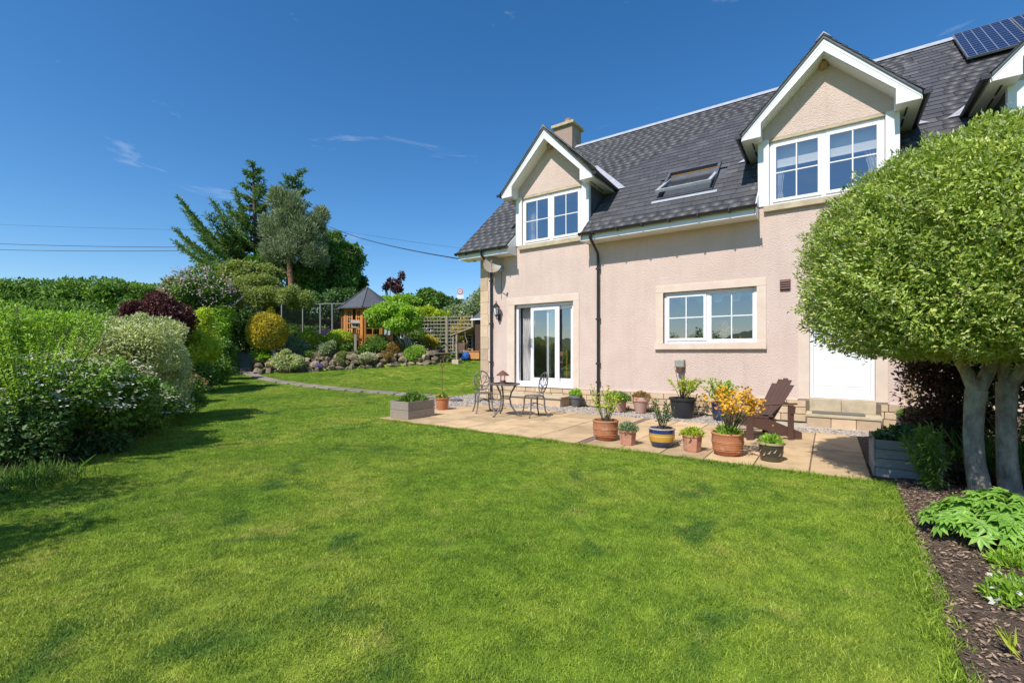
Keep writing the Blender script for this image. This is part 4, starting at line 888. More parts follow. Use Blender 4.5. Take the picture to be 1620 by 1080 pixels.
c = DORM[1]; curtain('pale curtain inside the middle dormer, side nearest the roof window', c - .93, c - .66, WY + .26, 4.2, 5.8, .25, 3); curtain('pale curtain inside the middle dormer, side nearest the solar panels', c + .93, c + .62, WY + .26, 4.2, 5.8, .35, 4)
for k, (x0, x1) in enumerate(((c - .9, c - .02), (c + .02, c + .9))):
    o = thing('roller_blind', ['cream roller blind half drawn in the dormer light nearest the roof window', 'cream roller blind half drawn in the dormer light nearest the solar panels'][k], 'blind', (x0, WY + .19, 5.80), group='roller blinds')
    part('fabric', MB().box(x0, WY + .19, 5.36, x1, WY + .195, 5.80), 'blind', o); part('bottom_bar', MB().box(x0, WY + .185, 5.33, x1, WY + .20, 5.36), 'upvc', o)
# scalloped valance in the kitchen window
vb = []; nseg = 60; x0, x1 = -3.18, -1.32
vz = []
for i in range(nseg + 1):
    u = i / nseg; ph = (u * 5) % 1; vz.append((x0 + (x1 - x0) * u, 2.56 + (.13 * math.sqrt(max(0, 1 - ((ph - .5) / .33) ** 2)) if abs(ph - .5) < .33 else 0)))
vb = MB(); 
for i in range(nseg): vb.add([(vz[i][0], WY + .20, vz[i][1]), (vz[i + 1][0], WY + .20, vz[i + 1][1]), (vz[i + 1][0], WY + .20, 2.80), (vz[i][0], WY + .20, 2.80)], [(0, 1, 2, 3)])
tag(part('valance', vb, 'leaf_greygreen', None), 'pale green scalloped valance across the top of the kitchen window', 'valance')
o = thing('flower_vase', 'small vase of pink dried flowers inside the kitchen window', 'vase', (-1.95, WY + .34, 1.63))
part('vase_body', MB().lathe([(.03, 0), (.055, .06), (.035, .14), (.045, .18)], (-1.95, WY + .34, 1.63), 12), 'purple_glaze', o, True)
r_ = np.random.default_rng(8); P = np.array([-1.95, WY + .34, 1.95]) + r_.normal(size=(160, 3)) * [.09, .06, .08]; leaf_part('blossom', [leaf_arrays(P, r_.normal(size=(160, 3)), r_.normal(size=(160, 3)), .04, .025)], 'petal_peach', o)
part('stem', MB().tube([(-1.95, WY + .34, 1.8), (-1.96, WY + .33, 1.98)], .006, 5), 'twig', o)
tag(part('sauce_bottle', MB().lathe([(.03, 0), (.03, .09), (.012, .12), (.012, .16)], (-1.62, WY + .32, 1.63), 10), 'sign_red', None, True), 'small red bottle on the kitchen window board', 'bottle')
def dining_chair(x, y, rz, label):
    o = thing('dining_chair', label, 'chair', (x, y, .455), rz, 'pine dining furniture')
    for sx in (-1, 1):
        part('leg', MB().box(sx * .2 - .022, -.22, 0, sx * .2 + .022, -.18, .46), 'pine_furniture', o, local=True); part('leg', MB().box(sx * .2 - .022, .18, 0, sx * .2 + .022, .22, 1.02), 'pine_furniture', o, local=True)
    part('seat', MB().box(-.23, -.23, .46, .23, .175, .50), 'fabric_blue', o, local=True, bevel=.01)
    part('backrest', MB().box(-.177, .185, .86, .177, .215, .98).box(-.177, .185, .66, .177, .21, .70), 'pine_furniture', o, local=True); part('stretcher', MB().box(-.177, -.21, .15, .177, -.19, .19).box(-.177, .19, .15, .177, .21, .19), 'pine_furniture', o, local=True)
dining_chair(-6.26, WY + .72, math.radians(170), 'pine dining chair with blue seat just inside the patio door glass')
o = thing('sideboard', 'dark wood sideboard inside the room behind the patio door', 'sideboard', (-7.0, 14.6, .455))
part('carcass', MB().box(-7.9, 14.4, .455, -6.0, 15.0, 1.5), 'dark_furniture', o, bevel=.01)
for k in range(3): part('drawer', MB().box(-7.85 + k * .62, 14.375, 1.1, -7.27 + k * .62, 14.398, 1.45), 'dark_furniture', o, bevel=.008)
dm = part('door_mat', MB().box(-.26, 10.50, .233, .56, 10.86, .26), 'mat_grey', None, bevel=.006); tag(dm, 'rectangular brown-grey door mat on the back door step', 'door mat')

# ------------------------------------------------------------------ bistro set
def bistro_chair(loc, rz, label):
    o = thing('bistro_chair', label, 'chair', loc, rz, 'bistro chairs')          # local: faces -y
    se = MB(); n = 28
    ring = [(.205 * math.cos(2 * math.pi * k / n), .20 * math.sin(2 * math.pi * k / n)) for k in range(n)]
    se.prism([(x, y, .452) for x, y in ring], (0, 0, .016)); seat = part('seat', se, 'cast_metal', o, local=True, bevel=.005)
    part('seat_rim', MB().tube([(x * 1.02, y * 1.02, .455) for x, y in ring + ring[:1]], .011, 6), 'cast_metal', seat, True, local=True)
    for sx in (-1, 1):
        for sy in (-1, 1):
            p = [(sx * .14, sy * .14, .452), (sx * .165, sy * .165, .40), (sx * .165, sy * .165, .28), (sx * .175, sy * .18, .14), (sx * .21, sy * .225, .02), (sx * .225, sy * .24, .006)]
            part('leg', MB().tube(p, [.020, .020, .018, .016, .015, .018], 7), 'cast_metal', o, True, local=True)
    bk = lambda u, w: (u, .165 + (w - .45) * .22, w)
    lo = [bk(.185 * math.sin(a) * (1 if True else 1), .735 - .225 * math.cos(a)) for a in np.linspace(0, 2 * math.pi, 33)]
    fr = part('back_frame', MB().tube(lo, .015, 6).tube([bk(-.09, .45), bk(-.10, .56), bk(-.085, .56)], .011, 6).tube([bk(.09, .45), bk(.10, .56), bk(.085, .56)], .011, 6), 'cast_metal', o, True, local=True)
    sc = MB()
    for sx in (-1, 1):
        sc.tube([bk(0, .515), bk(sx * .02, .62), bk(sx * .10, .72), bk(sx * .125, .80), bk(sx * .07, .86), bk(sx * .03, .83), bk(sx * .045, .78)], .010, 5)
        sc.tube([bk(sx * .03, .60), bk(sx * .10, .60), bk(sx * .155, .66)], .0095, 5); sc.tube([bk(sx * .05, .68), bk(sx * .13, .69), bk(sx * .18, .74)], .0095, 5); sc.tube([bk(sx * .105, .80), bk(sx * .13, .83), bk(sx * .13, .85)], .0095, 5)
    sc.tube([bk(0, .515), bk(0, .70), bk(-.02, .80), bk(0, .955)], .0095, 5); part('scrollwork', sc, 'cast_metal', fr, True, local=True)
    st = MB(); st.tube([(-.165, -.165, .25), (0, 0, .30), (.165, .165, .25)], .0095, 5).tube([(-.165, .165, .25), (0, 0, .292), (.165, -.165, .25)], .0095, 5); part('brace', st, 'cast_metal', o, True, local=True)
bistro_chair((-6.70, 8.46, 0), math.radians(50), 'cast metal bistro chair showing its oval scrolled back, beside the house corner')
bistro_chair((-5.33, 8.53, 0), math.radians(-30), 'cast metal bistro chair seen side-on, between the table and the patio door')
tb = thing('bistro_table', 'round cast metal bistro table before the patio door', 'table', (-5.93, 8.25, 0))
part('table_top', MB().lathe([(.0, .69), (.33, .69), (.345, .695), (.35, .712), (.34, .722), (.0, .722)], (0, 0, 0), 36), 'cast_metal', tb, True, local=True)
part('top_ring', MB().lathe([(.26, .722), (.262, .728), (.275, .728), (.277, .722)], (0, 0, 0), 36), 'cast_metal', tb, True, local=True)
for k in range(3):
    a = math.radians(-97 + 120 * k); q = lambda r, z: (r * math.cos(a), r * math.sin(a), z)
    part('leg', MB().tube([q(.25, .69), q(.21, .62), q(.15, .52), q(.115, .38), q(.14, .24), q(.22, .12), q(.33, .03), q(.37, .008)], [.021, .021, .019, .018, .018, .018, .017, .02], 8), 'cast_metal', tb, True, local=True)
part('brace', MB().tube([(.12 * math.cos(t), .12 * math.sin(t), .38) for t in np.linspace(0, 6.283, 17)], .008, 5), 'cast_metal', tb, True, local=True)
tl = thing('table_lantern', 'rusty cone-roofed candle lantern standing on the bistro table', 'lantern', (-6.0, 8.27, .722))
part('shade', MB().lathe([(.15, .17), (.145, .18), (.05, .26), (.012, .285), (0, .29)], (0, 0, 0), 20), 'rust', tl, True, local=True)
part('base', MB().lathe([(.07, 0), (.07, .05), (.06, .06)], (0, 0, 0), 14), 'rust', tl, True, local=True)
for k in range(4): part('post', MB().tube([(.06 * math.cos(k * 1.571), .06 * math.sin(k * 1.571), .055), (.06 * math.cos(k * 1.571), .06 * math.sin(k * 1.571), .18)], .005, 5), 'rust', tl, local=True)

# ------------------------------------------------------------------ slatted garden armchair
ad = thing('garden_armchair', 'dark brown slatted wooden garden armchair with a raked back', 'armchair', (-.93, 8.68, 0), math.radians(38))    # local: faces -x
for s in (-1, 1):
    y = s * .29
    part('side_rail', MB().prism([(-.44, y - .016, .24), (-.44, y - .016, .36), (-.05, y - .016, .33), (.50, y - .016, .11), (.50, y - .016, .0), (.42, y - .016, .0)], (0, .032, 0)), 'adirondack', ad, local=True, bevel=.006)
    part('front_leg', MB().box(-.43, y + s * .018 - .016, 0, -.32, y + s * .018 + .016 + .0, .535), 'adirondack', ad, local=True, bevel=.005)
    part('rear_post', MB().box(.24, y + s * .05 - .016, .0, .33, y + s * .05 + .016, .555), 'adirondack', ad, local=True, bevel=.005)
    part('armrest', MB().prism([(-.50, y + s * .03 - .065, .54), (-.50, y + s * .03 + .065, .54), (.12, y + s * .03 + .05, .56), (.38, y + s * .05 + .03, .565), (.38, y + s * .05 - .03, .565), (.12, y + s * .03 - .045, .56)], (0, 0, .026)), 'adirondack', ad, local=True, bevel=.006)
    part('arm_bracket', MB().prism([(.25, y + s * .068 - .012, .54), (.35, y + s * .068 - .012, .54), (.33, y + s * .068 - .012, .42), (.27, y + s * .068 - .012, .42)], (0, .024, 0)), 'adirondack', ad, local=True)
for k in range(6):
    x = -.44 + k * .078; z = .363 - max(0, x + .05) * .36 if x > -.05 else .363 - (x + .44) * .075
    part('seat_slat', MB().box(x, -.31, z, x + .066, .31, z + .022), 'adirondack', ad, local=True, bevel=.004)
part('front_apron', MB().box(-.462, -.31, .23, -.442, .31, .36), 'adirondack', ad, local=True, bevel=.004)
for k in range(5):
    f = (k - 2) / 2; top = .98 - .10 * f * f; yb, yt = f * .175, f * .225; lean = lambda z: -.0 + (z - .22) * .56
    w0, w1 = .042, .056
    part('back_slat', MB().add([(lean(.22), yb - w0, .22), (lean(.22), yb + w0, .22), (lean(top), yt + w1, top), (lean(top), yt - w1, top), (lean(.22) + .022, yb - w0, .21), (lean(.22) + .022, yb + w0, .21), (lean(top) + .022, yt + w1, top - .01), (lean(top) + .022, yt - w1, top - .01)],
                               [(0, 3, 2, 1), (4, 5, 6, 7), (0, 1, 5, 4), (1, 2, 6, 5), (2, 3, 7, 6), (3, 0, 4, 7)]), 'adirondack', ad, local=True, bevel=.012)
part('back_brace', MB().box(.245, -.30, .555, .275, .30, .60).box(.055, -.27, .28, .085, .27, .33), 'adirondack', ad, local=True)

# ------------------------------------------------------------------ pots and planters
def stems_plant(o, base, n, h, spread, per, L, W, m, seed, stem_r=.006, stem_mat='twig', petals=None, start=.3, arch=.3, petal_frac=.3):
    rng = np.random.default_rng(seed); P_, D_, N_ = [], [], []; pt = []
    for i in range(n):
        a = rng.uniform(0, 6.283); s = spread * math.sqrt(rng.random()); hh = h * rng.uniform(.6, 1.05); tip = np.array(base) + np.array([s * math.cos(a), s * math.sin(a), hh]); b = np.array(base) + np.array([.18 * s * math.cos(a), .18 * s * math.sin(a), -.02])
        midp = b * .5 + tip * .5 + np.array([-.15 * s * math.cos(a), -.15 * s * math.sin(a), arch * .25 * hh]); pts = [b * (1 - u) ** 2 + 2 * midp * u * (1 - u) + tip * u * u for u in np.linspace(0, 1, 7)]
        part('stem', MB().tube(pts, list(np.linspace(stem_r, stem_r * .4, 7)), 5), stem_mat, o, True)
        for k in range(per):
            u = start + (1 - start) * rng.random() ** .8; q = b * (1 - u) ** 2 + 2 * midp * u * (1 - u) + tip * u * u; d = unit(unit(rng.normal(size=3)) + np.array([math.cos(a), math.sin(a), .7]) * .7)
            P_.append(q + rng.normal(size=3) * .012); D_.append(d); N_.append(unit(rng.normal(size=3) * .4 + [0, 0, 1]))
        if petals:
            for k in range(petals[1]): pt.append(tip + rng.normal(size=3) * petals[3])
    P_, D_, N_ = np.array(P_), np.array(D_), np.array(N_); leaf_part('foliage', [leaf_arrays(P_, D_, N_, L * rng.uniform(.6, 1.2, len(P_)), W * rng.uniform(.7, 1.1, len(P_)))], m, o)
    if petals:
        pt = np.array(pt); leaf_part('blossom', [leaf_arrays(pt, rng.normal(size=pt.shape) + [0, 0, .3], rng.normal(size=pt.shape) * .5 + [0, 0, 1], petals[2], petals[2] * .75, .1)], petals[0], o)
def low_plant(o, base, r, h, n, L, W, m, seed, petals=None, up=.6):
    rng = np.random.default_rng(seed); P, N = blob_points(np.array(base), (r, r, h), n, rng, .5, .3, zmin=0.0); leaf_part('foliage', [leaves_on(P, N, rng, L, W, .6, up, .7)], m, o)
    if petals:
        P, N = blob_points(np.array(base), (r, r, h * 1.1), petals[1], rng, .1, .3, zmin=.1); leaf_part('blossom', [leaf_arrays(P, rng.normal(size=P.shape), N + [0, 0, .6], petals[2], petals[2] * .8, .1)], petals[0], o)
def pot(name, label, xy, r, h, m, style='round', soil=True, ph=0, group=None, z=0.0):
    o = thing(name, label, 'plant pot', (xy[0], xy[1], z), group=group)
    if style == 'round': pr = [(.0, 0), (.62 * r, 0), (.80 * r, .12 * h), (.93 * r, .35 * h), (.99 * r, .60 * h), (.97 * r, .86 * h), (1.0 * r, .90 * h), (1.03 * r, .95 * h), (1.0 * r, h), (.90 * r, h), (.88 * r, .86 * h), (0, .86 * h)]; n = 32
    elif style == 'tall': pr = [(0, 0), (.56 * r, 0), (.70 * r, .3 * h), (.86 * r, .62 * h), (.92 * r, .72 * h), (1.0 * r, .74 * h), (1.02 * r, .97 * h), (.98 * r, h), (.88 * r, h), (.86 * r, .88 * h), (0, .88 * h)]; n = 28
    elif style == 'straight': pr = [(0, 0), (.78 * r, 0), (.80 * r, .02 * h), (.94 * r, .88 * h), (1.04 * r, .89 * h), (1.05 * r, h), (.95 * r, h), (.92 * r, .9 * h), (0, .9 * h)]; n = 28
    else: pr = [(0, 0), (.78 * r, 0), (.80 * r, .06 * h), (.82 * r, .07 * h), (.93 * r, .86 * h), (1.02 * r, .87 * h), (1.02 * r, h), (.9 * r, h), (.88 * r, .9 * h), (0, .9 * h)]; n = 6 if style == 'hex' else 8
    part('pot', MB().lathe(pr, (0, 0, 0), n, ph), m, o, style in ('round', 'tall', 'straight'), local=True)
    if style == 'round' and m.startswith('terra'):
        for zz in (.24, .31, .56, .62): part('ring_moulding', MB().tube([((.86 + .13 * min(1, zz / .6)) * r * math.cos(t), (.86 + .13 * min(1, zz / .6)) * r * math.sin(t), zz * h) for t in np.linspace(0, 6.2832, 33)], .006, 5), m, o, True, local=True)
    part('soil', MB().lathe([(.87 * r, 0), (.5 * r, .012), (0, .016)], (0, 0, .90 * h), 20), 'soil', o, True, local=True); return o
f2 = lambda px, py: on_flat(px, py)[:2]
def soil_at(o, h): return np.array([o.location[0], o.location[1], o.location[2] + h * .9])
# front row along the lawn edge
o = pot('potted_shrub', 'round ringed terracotta pot holding a thin upright leafy shrub', f2(958, 695), .205, .32, 'terracotta'); stems_plant(o, soil_at(o, .32), 15, .60, .27, 26, .062, .022, 'leaf_lime', 31, .007); 
o = pot('potted_plant', 'pale hexagonal terracotta pot with blue-green tufts, beside the banded glazed pot', f2(993, 703), .135, .225, 'terracotta_pale', 'hex', ph=.3, group='hexagonal pots'); low_plant(o, soil_at(o, .225), .14, .13, 900, .05, .012, 'leaf_greygreen', 32)
o = pot('potted_shrub', 'blue and yellow banded glazed pot holding a small dark-leaved shrub', f2(1047, 706), .19, .285, 'blue_yellow_glaze', 'round'); stems_plant(o, soil_at(o, .285), 14, .40, .22, 30, .045, .024, 'leaf_dark', 33, .006); 
o = pot('potted_plant', 'pale hexagonal terracotta pot with low yellow-green plant, beside the azalea pot', f2(1095, 713), .142, .245, 'terracotta_pale', 'hex', ph=.2, group='hexagonal pots'); low_plant(o, soil_at(o, .245), .15, .09, 500, .05, .022, 'leaf_lime', 34)
o = pot('potted_azalea', 'ringed terracotta pot with a yellow-flowered azalea beside the armchair', f2(1151, 719), .205, .31, 'terracotta'); stems_plant(o, soil_at(o, .31), 24, .56, .46, 12, .045, .018, 'leaf_mid', 35, .006, petals=('petal_yellow', 26, .05, .045), arch=.2)
low_plant(o, soil_at(o, .31), .17, .10, 500, .06, .015, 'leaf_bright', 36)
o = pot('potted_plant', 'dark olive pot embossed with cream leaves, holding low bright rosettes', f2(1220, 728), .155, .245, 'olive_glaze', 'straight'); low_plant(o, soil_at(o, .245), .135, .085, 420, .06, .026, 'leaf_bright', 37)
part('stem', MB().tube([soil_at(o, .245), soil_at(o, .245) + [.02, .02, .22]], .004, 5), 'twig', o); part('flower', MB().lathe([(0, 0), (.014, .008), (.012, .02), (0, .022)], tuple(soil_at(o, .245) + [.02, .02, .22]), 8), 'petal_yellow', o, True)
em = MB()
for k in range(14):
    a = 2 * math.pi * k / 14; rr = .155 * (.80 + .14 * .5) + .004; z0 = .245 * (.40 + .1 * math.sin(k * 1.9)); em.add([((rr + .003) * math.cos(a), (rr + .003) * math.sin(a), z0), (rr * 1.02 * math.cos(a + .16), rr * 1.02 * math.sin(a + .16), z0 + .03), (rr * 1.03 * math.cos(a + .34), rr * 1.03 * math.sin(a + .34), z0 + .055), (rr * 1.01 * math.cos(a + .2), rr * 1.01 * math.sin(a + .2), z0 + .006)], [(0, 1, 2, 3)])
part('embossed_leaf', em, 'terracotta_worn', o, local=True)
# back row on the gravel
o = pot('potted_plant', 'small grey stone pot at the end of the patio door step', (-5.42, 10.72), .17, .30, 'grey_stone_pot', 'tall'); low_plant(o, soil_at(o, .30), .16, .18, 420, .07, .035, 'leaf_bright', 41)
o = pot('potted_plant', 'terracotta hexagonal tub with trailing green plant beside the downpipe', (-4.15, 10.45), .215, .27, 'terracotta_worn', 'hex', ph=.1); low_plant(o, soil_at(o, .27), .30, .22, 900, .07, .035, 'leaf_mid', 42)
o = pot('potted_plant', 'tapered salt-stained terracotta pot with a low reddish plant', (-3.62, 10.50), .205, .37, 'terracotta_worn', 'tall'); low_plant(o, soil_at(o, .37), .22, .15, 700, .05, .02, 'leaf_bronze', 43)
o = pot('potted_shrub', 'large black plastic tub with a leggy yellow-green shrub under the flue', (-2.62, 10.30), .275, .42, 'black_plastic', 'straight'); stems_plant(o, soil_at(o, .42), 16, .48, .46, 34, .085, .032, 'leaf_lime', 44, .009, start=.35)
stems_plant(o, soil_at(o, .42), 7, .72, .22, 3, .05, .02, 'leaf_bronze', 45, .006)
o = pot('potted_shrub', 'dark purple glazed pot with a leafy bush behind the armchair', (-1.86, 10.42), .20, .36, 'purple_glaze', 'straight'); stems_plant(o, soil_at(o, .36), 18, .50, .36, 34, .085, .045, 'leaf_bright', 46, .007)
part('petal', MB(), 'leaf_mid', o) if False else None
# left end of the patio
o = pot('potted_plant', 'orange terracotta pot on feet with yellow pansies and a rusty garden stake', (-7.83, 8.25), .175, .30, 'terracotta', 'straight'); low_plant(o, soil_at(o, .30), .16, .10, 300, .05, .025, 'leaf_mid', 47, petals=('petal_yellow', 70, .05))
for k in range(3): part('pot_foot', MB().box(-.03, -.03, -.0, .03, .03, .03), 'terracotta', o, local=True, loc=(.13 * math.cos(k * 2.09 + .5), .13 * math.sin(k * 2.09 + .5), -.002))
sk_ = MB(); b0 = soil_at(o, .3); sk_.tube([b0, b0 + [0, 0, .75]], .006, 5); sk_.tube([b0 + np.array([.05 * math.sin(t), 0, .86 - .11 * math.cos(t)]) for t in np.linspace(0, 6.283, 17)], .0095, 5); sk_.tube([b0 + [0, 0, .75], b0 + [-.05, 0, .88], b0 + [-.07, 0, .97]], .012, 5)
part('garden_stake', sk_, 'rust', o, True)
def planter(name, label, x0, x1, y0, y1, h, tiers, m, seed, z=0):
    o = thing(name, label, 'planter', ((x0 + x1) / 2, (y0 + y1) / 2, z)); hh = h / tiers
    for k in range(tiers):
        a, b = z + k * hh + .003, z + (k + 1) * hh - .003
        part('board', MB().box(x0 + .022, y0, a, x1 - .022, y0 + .02, b), m, o, bevel=.003); part('board', MB().box(x0 + .022, y1 - .02, a, x1 - .022, y1, b), m, o, bevel=.003)
        part('board', MB().box(x0, y0, a, x0 + .02, y1, b), m, o, bevel=.003); part('board', MB().box(x1 - .02, y0, a, x1, y1, b), m, o, bevel=.003)
    part('soil', MB().box(x0 + .021, y0 + .021, z + .01, x1 - .021, y1 - .021, z + h - .05), 'soil', o); return o
o = planter('wooden_planter', 'weathered brown wooden planter box at the lawn corner of the patio', -7.78, -7.22, 6.58, 7.36, .37, 2, 'weathered', 1)
low_plant(o, np.array([-7.5, 7.0, .33]), .26, .17, 700, .08, .035, 'leaf_mid', 51)
o = planter('wooden_planter', 'grey boarded planter box at the patio end beside the flower bed', .42, 1.02, 6.60, 7.30, .42, 4, 'grey_timber', 2)
low_plant(o, np.array([.72, 6.95, .38]), .28, .16, 700, .06, .035, 'leaf_dark', 52, petals=('petal_white', 50, .05))
o = planter('wooden_planter', 'small grey planter box between the back door step and the shrubs', .95, 1.30, 9.6, 10.1, .38, 2, 'grey_timber', 3)
low_plant(o, np.array([1.12, 9.85, .36]), .2, .12, 300, .06, .03, 'leaf_mid', 53)
dr = part('drain_cover', MB().lathe([(0, 0), (.20, 0), (.20, .02), (.17, .03), (0, .03)], (-9.05, 10.1, .005), 24), 'grey_stone_pot', None, True); tag(dr, 'round dark drain cover lying in the gravel by the house corner', 'drain cover')

# ------------------------------------------------------------------ the clipped tree on the right
rng = np.random.default_rng(77)
TC = np.array([1.42, 6.22, 2.24]); n = 165000
d = sphere_dirs(n, rng, -1); q = np.where(d[:, 2] > 0, 1.27, .87); k_ = sphere_dirs(60, rng); lm = (rng.uniform(.3, 1, 60) * np.exp(-((1 - d @ k_.T) / .03))).max(1)
pw = np.where(d[:, 2] > 0, 2.2, 5.0); fine = .024 * (np.sin(d @ [31, 17, 23]) + np.sin(d @ [-19, 37, 13]) + np.sin(d @ [11, -29, 41]))
rad = (.955 + .055 * lm + fine) * (1 - .20 * rng.random(n) ** 2.0) + .045 * (rng.random(n) < .06) * rng.random(n)
rs = ((np.hypot(d[:, 0], d[:, 1]) / 1.66) ** pw + (np.abs(d[:, 2]) / q) ** pw) ** (-1 / pw); P = TC + d * (rs * rad)[:, None]; N = unit(d * [1, 1, 1.1])
low = (d[:, 2] < -.35) & (rng.random(n) < .45); P, N = P[~low], N[~low]
tree = thing('clipped_tree', 'clipped dome-headed evergreen tree with pale grey trunks in the bed', 'tree', (1.32, 6.2, .02))
PI_ = TC + d[:60000] * (rs[:60000] * rng.uniform(.62, .86, 60000))[:, None]; NI_ = unit(d[:60000]); ok_ = rng.random(60000) < .75; PI_, NI_ = PI_[ok_], NI_[ok_]
crown = leaf_part('crown', [leaves_on(P, N, rng, .042, .018, .6, .25, .8, .4), leaves_on(PI_, NI_, rng, .075, .034, .3, .1, .9, .3)], 'leaf_clipped', tree)
sh = rng.integers(0, len(P), 6000); PS = P[sh] + N[sh] * rng.uniform(.01, .07, 6000)[:, None]; PS = np.repeat(PS, 4, 0) + rng.normal(size=(len(PS) * 4, 3)) * .012; NS = np.repeat(N[sh], 4, 0)
leaf_part('young_shoots', [leaves_on(PS, NS, rng, .042, .012, 1.0, .5, .5)], 'leaf_variegated', tree)
def trunk(path, rads): part('trunk', MB().tube(path, rads, 12), 'bark_grey', tree, True)
trunk([(1.21, 6.17, -.05), (1.20, 6.18, .10), (1.165, 6.18, .35), (1.155, 6.19, .62), (1.165, 6.19, .90), (1.18, 6.19, 1.04)], [.105, .088, .078, .074, .078, .085])
trunk([(1.45, 6.30, -.05), (1.425, 6.30, .12), (1.405, 6.29, .4), (1.40, 6.29, .8), (1.41, 6.30, 1.12)], [.11, .088, .076, .073, .08])
for p, r in (([(1.18, 6.19, 1.0), (1.10, 6.14, 1.22), (.98, 6.08, 1.48), (.85, 6.0, 1.9)], [.06, .05, .042, .03]), ([(1.18, 6.19, 1.0), (1.27, 6.24, 1.22), (1.33, 6.27, 1.5), (1.4, 6.3, 2.2)], [.06, .054, .045, .03]),
             ([(1.41, 6.30, 1.08), (1.38, 6.30, 1.35), (1.32, 6.4, 1.8)], [.06, .05, .035]), ([(1.41, 6.30, 1.08), (1.58, 6.22, 1.4), (1.75, 6.2, 2.0)], [.065, .055, .035]), ([(1.08, 6.13, 1.26), (.92, 5.92, 1.5), (.7, 5.7, 1.9)], [.035, .03, .02]), ([(1.12, 6.15, 1.18), (1.05, 6.35, 1.5), (.95, 6.6, 1.9)], [.03, .028, .02])):
    part('limb', MB().tube(p, r, 9), 'bark_grey', tree, True)

# ------------------------------------------------------------------ planting in the right bed
def ground_thing(name, label, cat, xy, group=None): return thing(name, label, cat, (xy[0], xy[1], float(terr(xy[0], xy[1])) + .05), group=group)
shrub('maroon_shrub', 'airy dark maroon-leaved shrub behind the grey patio planter', 'shrub', [((1.30, 8.15, .95), (.62, .6, .75)), ((1.15, 8.0, .5), (.5, .45, .4)), ((1.75, 8.3, 1.15), (.55, .6, .6)), ((1.45, 8.1, .4), (.7, .5, .4))], 19000, .055, .026, 'leaf_maroon', 61, stems=9, stem_r=.014, shell=.9, lump=.3)
shrub('evergreen_shrub', 'dense dark green shrub in shade behind the grey trunks', 'shrub', [((2.25, 7.6, .9), (.75, .7, .95)), ((3.0, 7.1, .95), (.8, .8, 1.0)), ((3.6, 6.2, .9), (.8, .8, 1.0))], 16000, .075, .03, 'leaf_dark', 62, stems=7, stem_r=.02, shell=.6)
o = ground_thing('leafy_perennial', 'upright narrow-leaved green perennial clump at the bed corner', 'plant', on_flat(1478, 778)[:2]); stems_plant(o, o.location, 26, .62, .26, 46, .085, .017, 'leaf_mid', 63, .005, 'leaf_mid', start=.1)
o = ground_thing('strap_leaf_plant', 'clump of long arching strap leaves behind the grey trunks', 'plant', (1.55, 6.95)); rr = np.random.default_rng(64)
P = np.array(o.location) + rr.normal(size=(110, 3)) * [.2, .16, 0]; leaf_part('foliage', [leaf_arrays(P, rr.normal(size=(110, 3)) * [.45, .45, 0] + [0, 0, 1], rr.normal(size=(110, 3)), rr.uniform(.45, .8, 110), .03)], 'leaf_mid', o)
o = ground_thing('maroon_perennial', 'low maroon leafy plant at the foot of the grey trunks', 'plant', on_flat(1535, 772)[:2]); low_plant(o, o.location, .2, .2, 600, .06, .03, 'leaf_maroon', 65)
o = ground_thing('dianthus', 'small cushion of pink flowers on the bark mulch', 'flowers', on_flat(1490, 820)[:2]); low_plant(o, o.location, .095, .085, 420, .05, .007, 'leaf_greygreen', 66, petals=('petal_pink', 46, .028))
o = ground_thing('fern_clump', 'bright feathery green tuft at the mulch edge beside the white flowers', 'plant', on_flat(1606, 905)[:2]); low_plant(o, o.location, .11, .10, 700, .06, .008, 'leaf_bright', 67)
o = ground_thing('daisy_clump', 'trailing plant with small white flowers on the bark mulch', 'flowers', on_flat(1608, 960)[:2]); low_plant(o, o.location, .14, .13, 420, .045, .018, 'leaf_bright', 68, petals=('petal_white', 40, .034)); stems_plant(o, o.location, 8, .14, .18, 6, .03, .012, 'leaf_bright', 69, .003, 'leaf_mid')
o = ground_thing('leaf_tuft', 'single young strap-leaved tuft by the lower mulch', 'plant', on_flat(1616, 1046)[:2]); P = np.array(o.location) + rr.normal(size=(9, 3)) * [.015, .015, 0]; leaf_part('foliage', [leaf_arrays(P, rr.normal(size=(9, 3)) * [.5, .5, 0] + [0, 0, 1], rr.normal(size=(9, 3)), .14, .016)], 'leaf_lime', o)
# large-leaved hellebore mound: fans of leaflets on stalks
hel = ground_thing('hellebore', 'broad mound of large fingered bright green leaves before the trunks', 'plant', on_flat(1588, 862)[:2]); rr = np.random.default_rng(70)
hb = np.array(hel.location); arr = []
for i in range(260):
    a = rr.uniform(0, 6.283); u = math.sqrt(rr.random()); tip = hb + np.array([.44 * u * math.cos(a), .40 * u * math.sin(a), .36 * (1 - .7 * u * u) * rr.uniform(.75, 1.05)])
    out = unit(np.array([math.cos(a) * u, math.sin(a) * u, .55])); n_ = unit(out * .7 + np.array([0, 0, .8]) + rr.normal(size=3) * .32)
    if i < 60: part('stalk', MB().tube([hb + (tip - hb) * .12, hb * .5 + tip * .5 + np.array([0, 0, .05]), tip], .005, 5), 'leaf_peony', hel, True)
    k7 = 7; fw = unit(np.array([math.cos(a), math.sin(a), 0]) - n_ * (n_ @ np.array([math.cos(a), math.sin(a), 0]))); sd_ = np.cross(n_, fw)
    ang_ = np.linspace(-1.75, 1.75, k7) + rr.normal(size=k7) * .08; D = np.cos(ang_)[:, None] * fw + np.sin(ang_)[:, None] * sd_ - n_ * rr.uniform(.05, .45)
    arr.append(leaf_arrays(np.repeat(tip[None], k7, 0), D, np.repeat(n_[None], k7, 0), rr.uniform(.07, .13) * (1 - .25 * np.abs(ang_) / 1.75), rr.uniform(.032, .044), .2))
leaf_part('foliage', arr, 'leaf_peony', hel)
